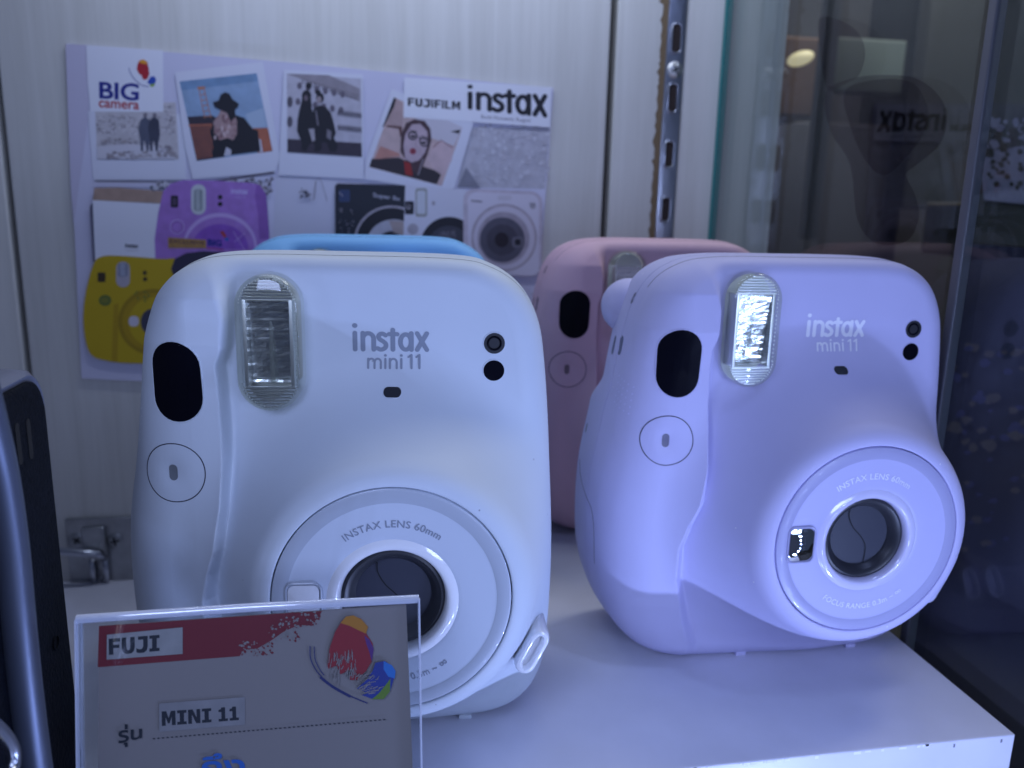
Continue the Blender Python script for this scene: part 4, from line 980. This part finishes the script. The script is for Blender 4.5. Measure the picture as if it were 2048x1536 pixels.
c = onX(112, 1285, -59.5); V, Fc = tube([(-59.5, c.y+1.3*math.cos(a*.628), c.z+1.3*math.sin(a*.628)) for a in range(10)], .16, 6, closed=True); mesh_obj('screw_ring', V, Fc, m_dblack, dv)
tp = [onX(*q, -58) for q in [(-60, 700), (-22, 850), (2, 960), (22, 1100), (36, 1250), (52, 1400), (70, 1536), (95, 1700)]]
V, Fc = tube([Vector(p) for p in catmull([tuple(q) for q in tp], 6)], 2.7, 14); mesh_obj('silver_trim', V, Fc, m_silver, dv)
tp = [onX(*q, -54) for q in [(-60, 1440), (-20, 1446), (8, 1470), (26, 1500), (24, 1540), (0, 1575), (-40, 1590)]]
V, Fc = tube([Vector(p) for p in catmull([tuple(q) for q in tp], 6)], 1.0, 10); mesh_obj('wire_loop', V, Fc, m_chrome, dv)

#=================================================================== PRICE TAG
TY, TZ, TILT = 145.0, 59.3, R(13)
def tagpt(px, py, depth=0.0):
    """point of the leaning tag plane seen at a photo pixel, moved back by depth"""
    d = ray(px, py); P0 = Vector((0, TY, TZ)); n = Vector((0, -math.cos(TILT), math.sin(TILT)))
    t = (P0-CAMP).dot(n)/d.dot(n); P = CAMP+d*t; return P-n*depth
m_acr = clear_mat('clear_acrylic', (.95, .96, .97), .03, 1.45, .004, (.8, .82, .9))
m_acre = clear_mat('polished_acrylic_edge', (.66, .70, .80), .08, 2.2, .60, (.85, .88, .98))
up_ = Vector((0, math.sin(TILT), math.cos(TILT))); nn = Vector((0, -math.cos(TILT), math.sin(TILT)))
TL = tagpt(150, 1240); TR = tagpt(838, 1197)
xl, xr = TL.x, TR.x; ztop = (TL-Vector((0, TY, TZ))).dot(up_)
def tb(u, v, w_): return Vector((0, TY, TZ))+Vector((u, 0, 0))+up_*v-nn*w_      # u = x, v up the sheet, w back
def tbox(mb, u0, u1, v0, v1, w0, w1, mi=0):
    V = [tb(u, v, w_) for w_ in (w0, w1) for v in (v0, v1) for u in (u0, u1)]
    mb.add(V, [(0, 2, 3, 1), (4, 5, 7, 6), (0, 1, 5, 4), (2, 6, 7, 3), (0, 4, 6, 2), (1, 3, 7, 5)], mi)
H = empty('sign_holder', (0, 0, 0)); tag(H, 'clear acrylic sign holder leaning in front of the white camera', 'sign holder')
VB = -(TZ+50)/math.cos(TILT)+.4
mb = MB(); tbox(mb, xl, xr, VB, ztop, 0, 1.3); mb.build('front_sheet', m_acr, H)
mb = MB(); tbox(mb, xl, xr, VB, ztop, 2.5, 3.8); mb.build('rear_sheet', m_acr, H)
mb = MB()
V, Fc = tube([tb(xl, ztop-.1, .9), tb((xl+xr)/2, ztop+.15, .9), tb(xr, ztop-.1, .9)], .85, 10); mb.add(V, Fc)
V, Fc = tube([tb(xl, ztop-.6, 3.0), tb(xr, ztop-.6, 3.0)], .7, 10); mb.add(V, Fc)
mb.build('folded_top', m_acre, H, True, 50)
mb = MB(); tbox(mb, xl-.15, xl+.12, VB, ztop, -.05, 1.35); tbox(mb, xl-.15, xl+.12, VB, ztop, 2.45, 3.85); tbox(mb, xr-.10, xr+.2, VB, ztop, -.05, 1.35); tbox(mb, xr-.10, xr+.16, VB, ztop, 2.45, 3.85)
mb.build('side_edge', m_acre, H)
mb = MB(); b0 = tb(0, VB, 0); mb.box(xl, xr, b0.y-2, b0.y+42, -50, -48.6); mb.build('foot_plate', m_acr, H)
# printed card inside
m_tagcard = mat('price_card_paper', (.24, .215, .20), .6)  # dark paper tone: the shade on the card is put into its colour
K = empty('price_card', (0, 0, 0)); tag(K, 'printed price card with a red band and butterfly emblem inside the clear holder', 'price card')
def t7(u, v): return (120+u/2.695, 1180+v/2.695)
q = [tagpt(*t7(190, 212), 2.0), tagpt(*t7(1868, 92), 2.0)]
def kp(x, y, l): return tuple(tagpt(x, y, 1.85-.0025*l))
lo = [tagpt(*t7(178, 1700), 1.9), tagpt(*t7(1925, 1500), 1.9)]
V = [tuple(tagpt(*t7(192, 210), 1.9)), tuple(tagpt(*t7(1868, 92), 1.9)), tuple(lo[1]), tuple(lo[0])]; bk = [tuple(Vector(v)-nn*.3) for v in V]
mesh_obj('card', V+bk, [(0, 1, 2, 3), (7, 6, 5, 4)]+[(i, i+4, (i+1) % 4+4, (i+1) % 4) for i in range(4)], m_tagcard, K, False)
KL = [0]
def ks():
    s = Sheet(kp); s.layer = KL[0]; return s
def kd(s, n): KL[0] = s.layer; return s.build(n, K)
TRED = flat((.16, .008, .016)); TCARD = flat((.24, .215, .20)); TINK = flat((.008, .012, .02)); TST = flat((.30, .295, .285))
s = ks(); s.poly([t7(*q) for q in [(192, 211), (1250, 136), (1290, 200), (1200, 240), (1130, 290), (1060, 330), (980, 340), (960, 374), (185, 435)]], TRED)
s.poly([t7(*q) for q in [(1240, 137), (1410, 127), (1385, 170), (1340, 205), (1290, 215)]], TRED)
def near(cx, cy, r): return lambda x, y: (x-cx)**2+(y-cy)**2 < r*r
for (u0, v0, u1, v1, n) in ((960, 290, 1140, 372, 85), (1120, 160, 1290, 290, 85), (1250, 132, 1400, 210, 60)):
    a = t7(u0, v0); b = t7(u1, v1); s.blots(a[0], a[1], b[0], b[1], n, .8, 3.4, [TRED, TCARD, TRED, TCARD])
kd(s, 'red_band')
s = ks(); s.poly([t7(237, 256), t7(650, 215), t7(650, 360), t7(235, 392)], TST)
s.block('FUJI', [t7(248, 366), t7(524, 344), t7(524, 256), t7(246, 278)], TINK, .13); kd(s, 'brand_label')
s = ks(); s.poly([t7(522, 630), t7(990, 595), t7(990, 745), t7(522, 785)], flat((.26, .25, .25)))
s.block('MINI 11', [t7(537, 753), t7(957, 720), t7(955, 645), t7(535, 674)], TINK, .14)
kd(s, 'model_label')
s = ks(); NV = flat((.012, .018, .10))
for k in range(52):
    u = 490+k*24.6; v = 822-(u-490)*.0845; s.line([t7(u, v), t7(u+8, v-.7)], 2.3, TINK)
s.text('\u0e23\u0e38\u0e48\u0e19', [t7(300, 880), t7(430, 838), t7(430, 740), t7(300, 742)], TINK, .02)
s.text('\u0e16\u0e36\u0e07', [t7(755, 1045), t7(990, 1030), t7(990, 888), t7(755, 905)], flat((.02, .12, .45)), .02); kd(s, 'thai_lettering')
# butterfly
s = ks(); WR = flat((.26, .012, .02)); 
s.poly([t7(*q) for q in [(1440, 420), (1450, 330), (1480, 240), (1520, 175), (1570, 150), (1620, 165), (1655, 205), (1650, 245), (1685, 300), (1690, 340), (1680, 400), (1650, 450), (1600, 500), (1560, 500), (1570, 440), (1510, 470), (1490, 420), (1445, 440)]], WR)
s.poly([t7(*q) for q in [(1510, 190), (1540, 155), (1580, 148), (1625, 170), (1660, 210), (1650, 248), (1600, 225), (1560, 205)]], flat((.42, .17, .01)))
s.poly([t7(*q) for q in [(1640, 258), (1668, 280), (1692, 330), (1680, 400), (1668, 350), (1650, 300)]], flat((.09, .02, .16)))
for k in range(60):
    u = random.uniform(1450, 1600); v = random.uniform(330, 480)
    if (u-1440)*.9+(500-v) > 40 and u < 1620-(v-330)*.1: s.line([t7(u, v), t7(u+random.uniform(-14, 4), v+random.uniform(15, 55))], random.uniform(.5, 2.2), TCARD)
BLU = flat((.015, .035, .24))
s.poly([t7(*q) for q in [(1600, 545), (1650, 500), (1685, 450), (1700, 405), (1750, 395), (1790, 420), (1805, 480), (1780, 560), (1740, 600), (1680, 600), (1625, 580), (1660, 570)]], BLU)
s.poly([t7(*q) for q in [(1745, 396), (1790, 418), (1810, 450), (1806, 490), (1770, 480), (1745, 440)]], flat((.02, .16, .50)))
s.poly([t7(*q) for q in [(1782, 490), (1780, 560), (1745, 602), (1680, 604), (1720, 570), (1760, 520)]], flat((.12, .22, .02)))
for k in range(46):
    u = random.uniform(1595, 1720); v = random.uniform(470, 575); s.line([t7(u, v), t7(u+random.uniform(10, 40), v-random.uniform(4, 22))], random.uniform(.5, 1.7), TCARD)
s.line([tuple(p) for p in catmull([t7(1345, 315), t7(1348, 380), t7(1375, 440), t7(1408, 480)], 5)], 2.2, NV); s.line([tuple(p) for p in catmull([t7(1368, 318), t7(1372, 380), t7(1395, 435), t7(1420, 470)], 5)], 2.0, NV)
s.line([tuple(p) for p in catmull([t7(1405, 485), t7(1470, 535), t7(1560, 585)], 6)], 5.5, NV); s.line([tuple(p) for p in catmull([t7(1550, 578), t7(1600, 600), t7(1655, 622)], 5)], 2.6, NV)
kd(s, 'butterfly_emblem')
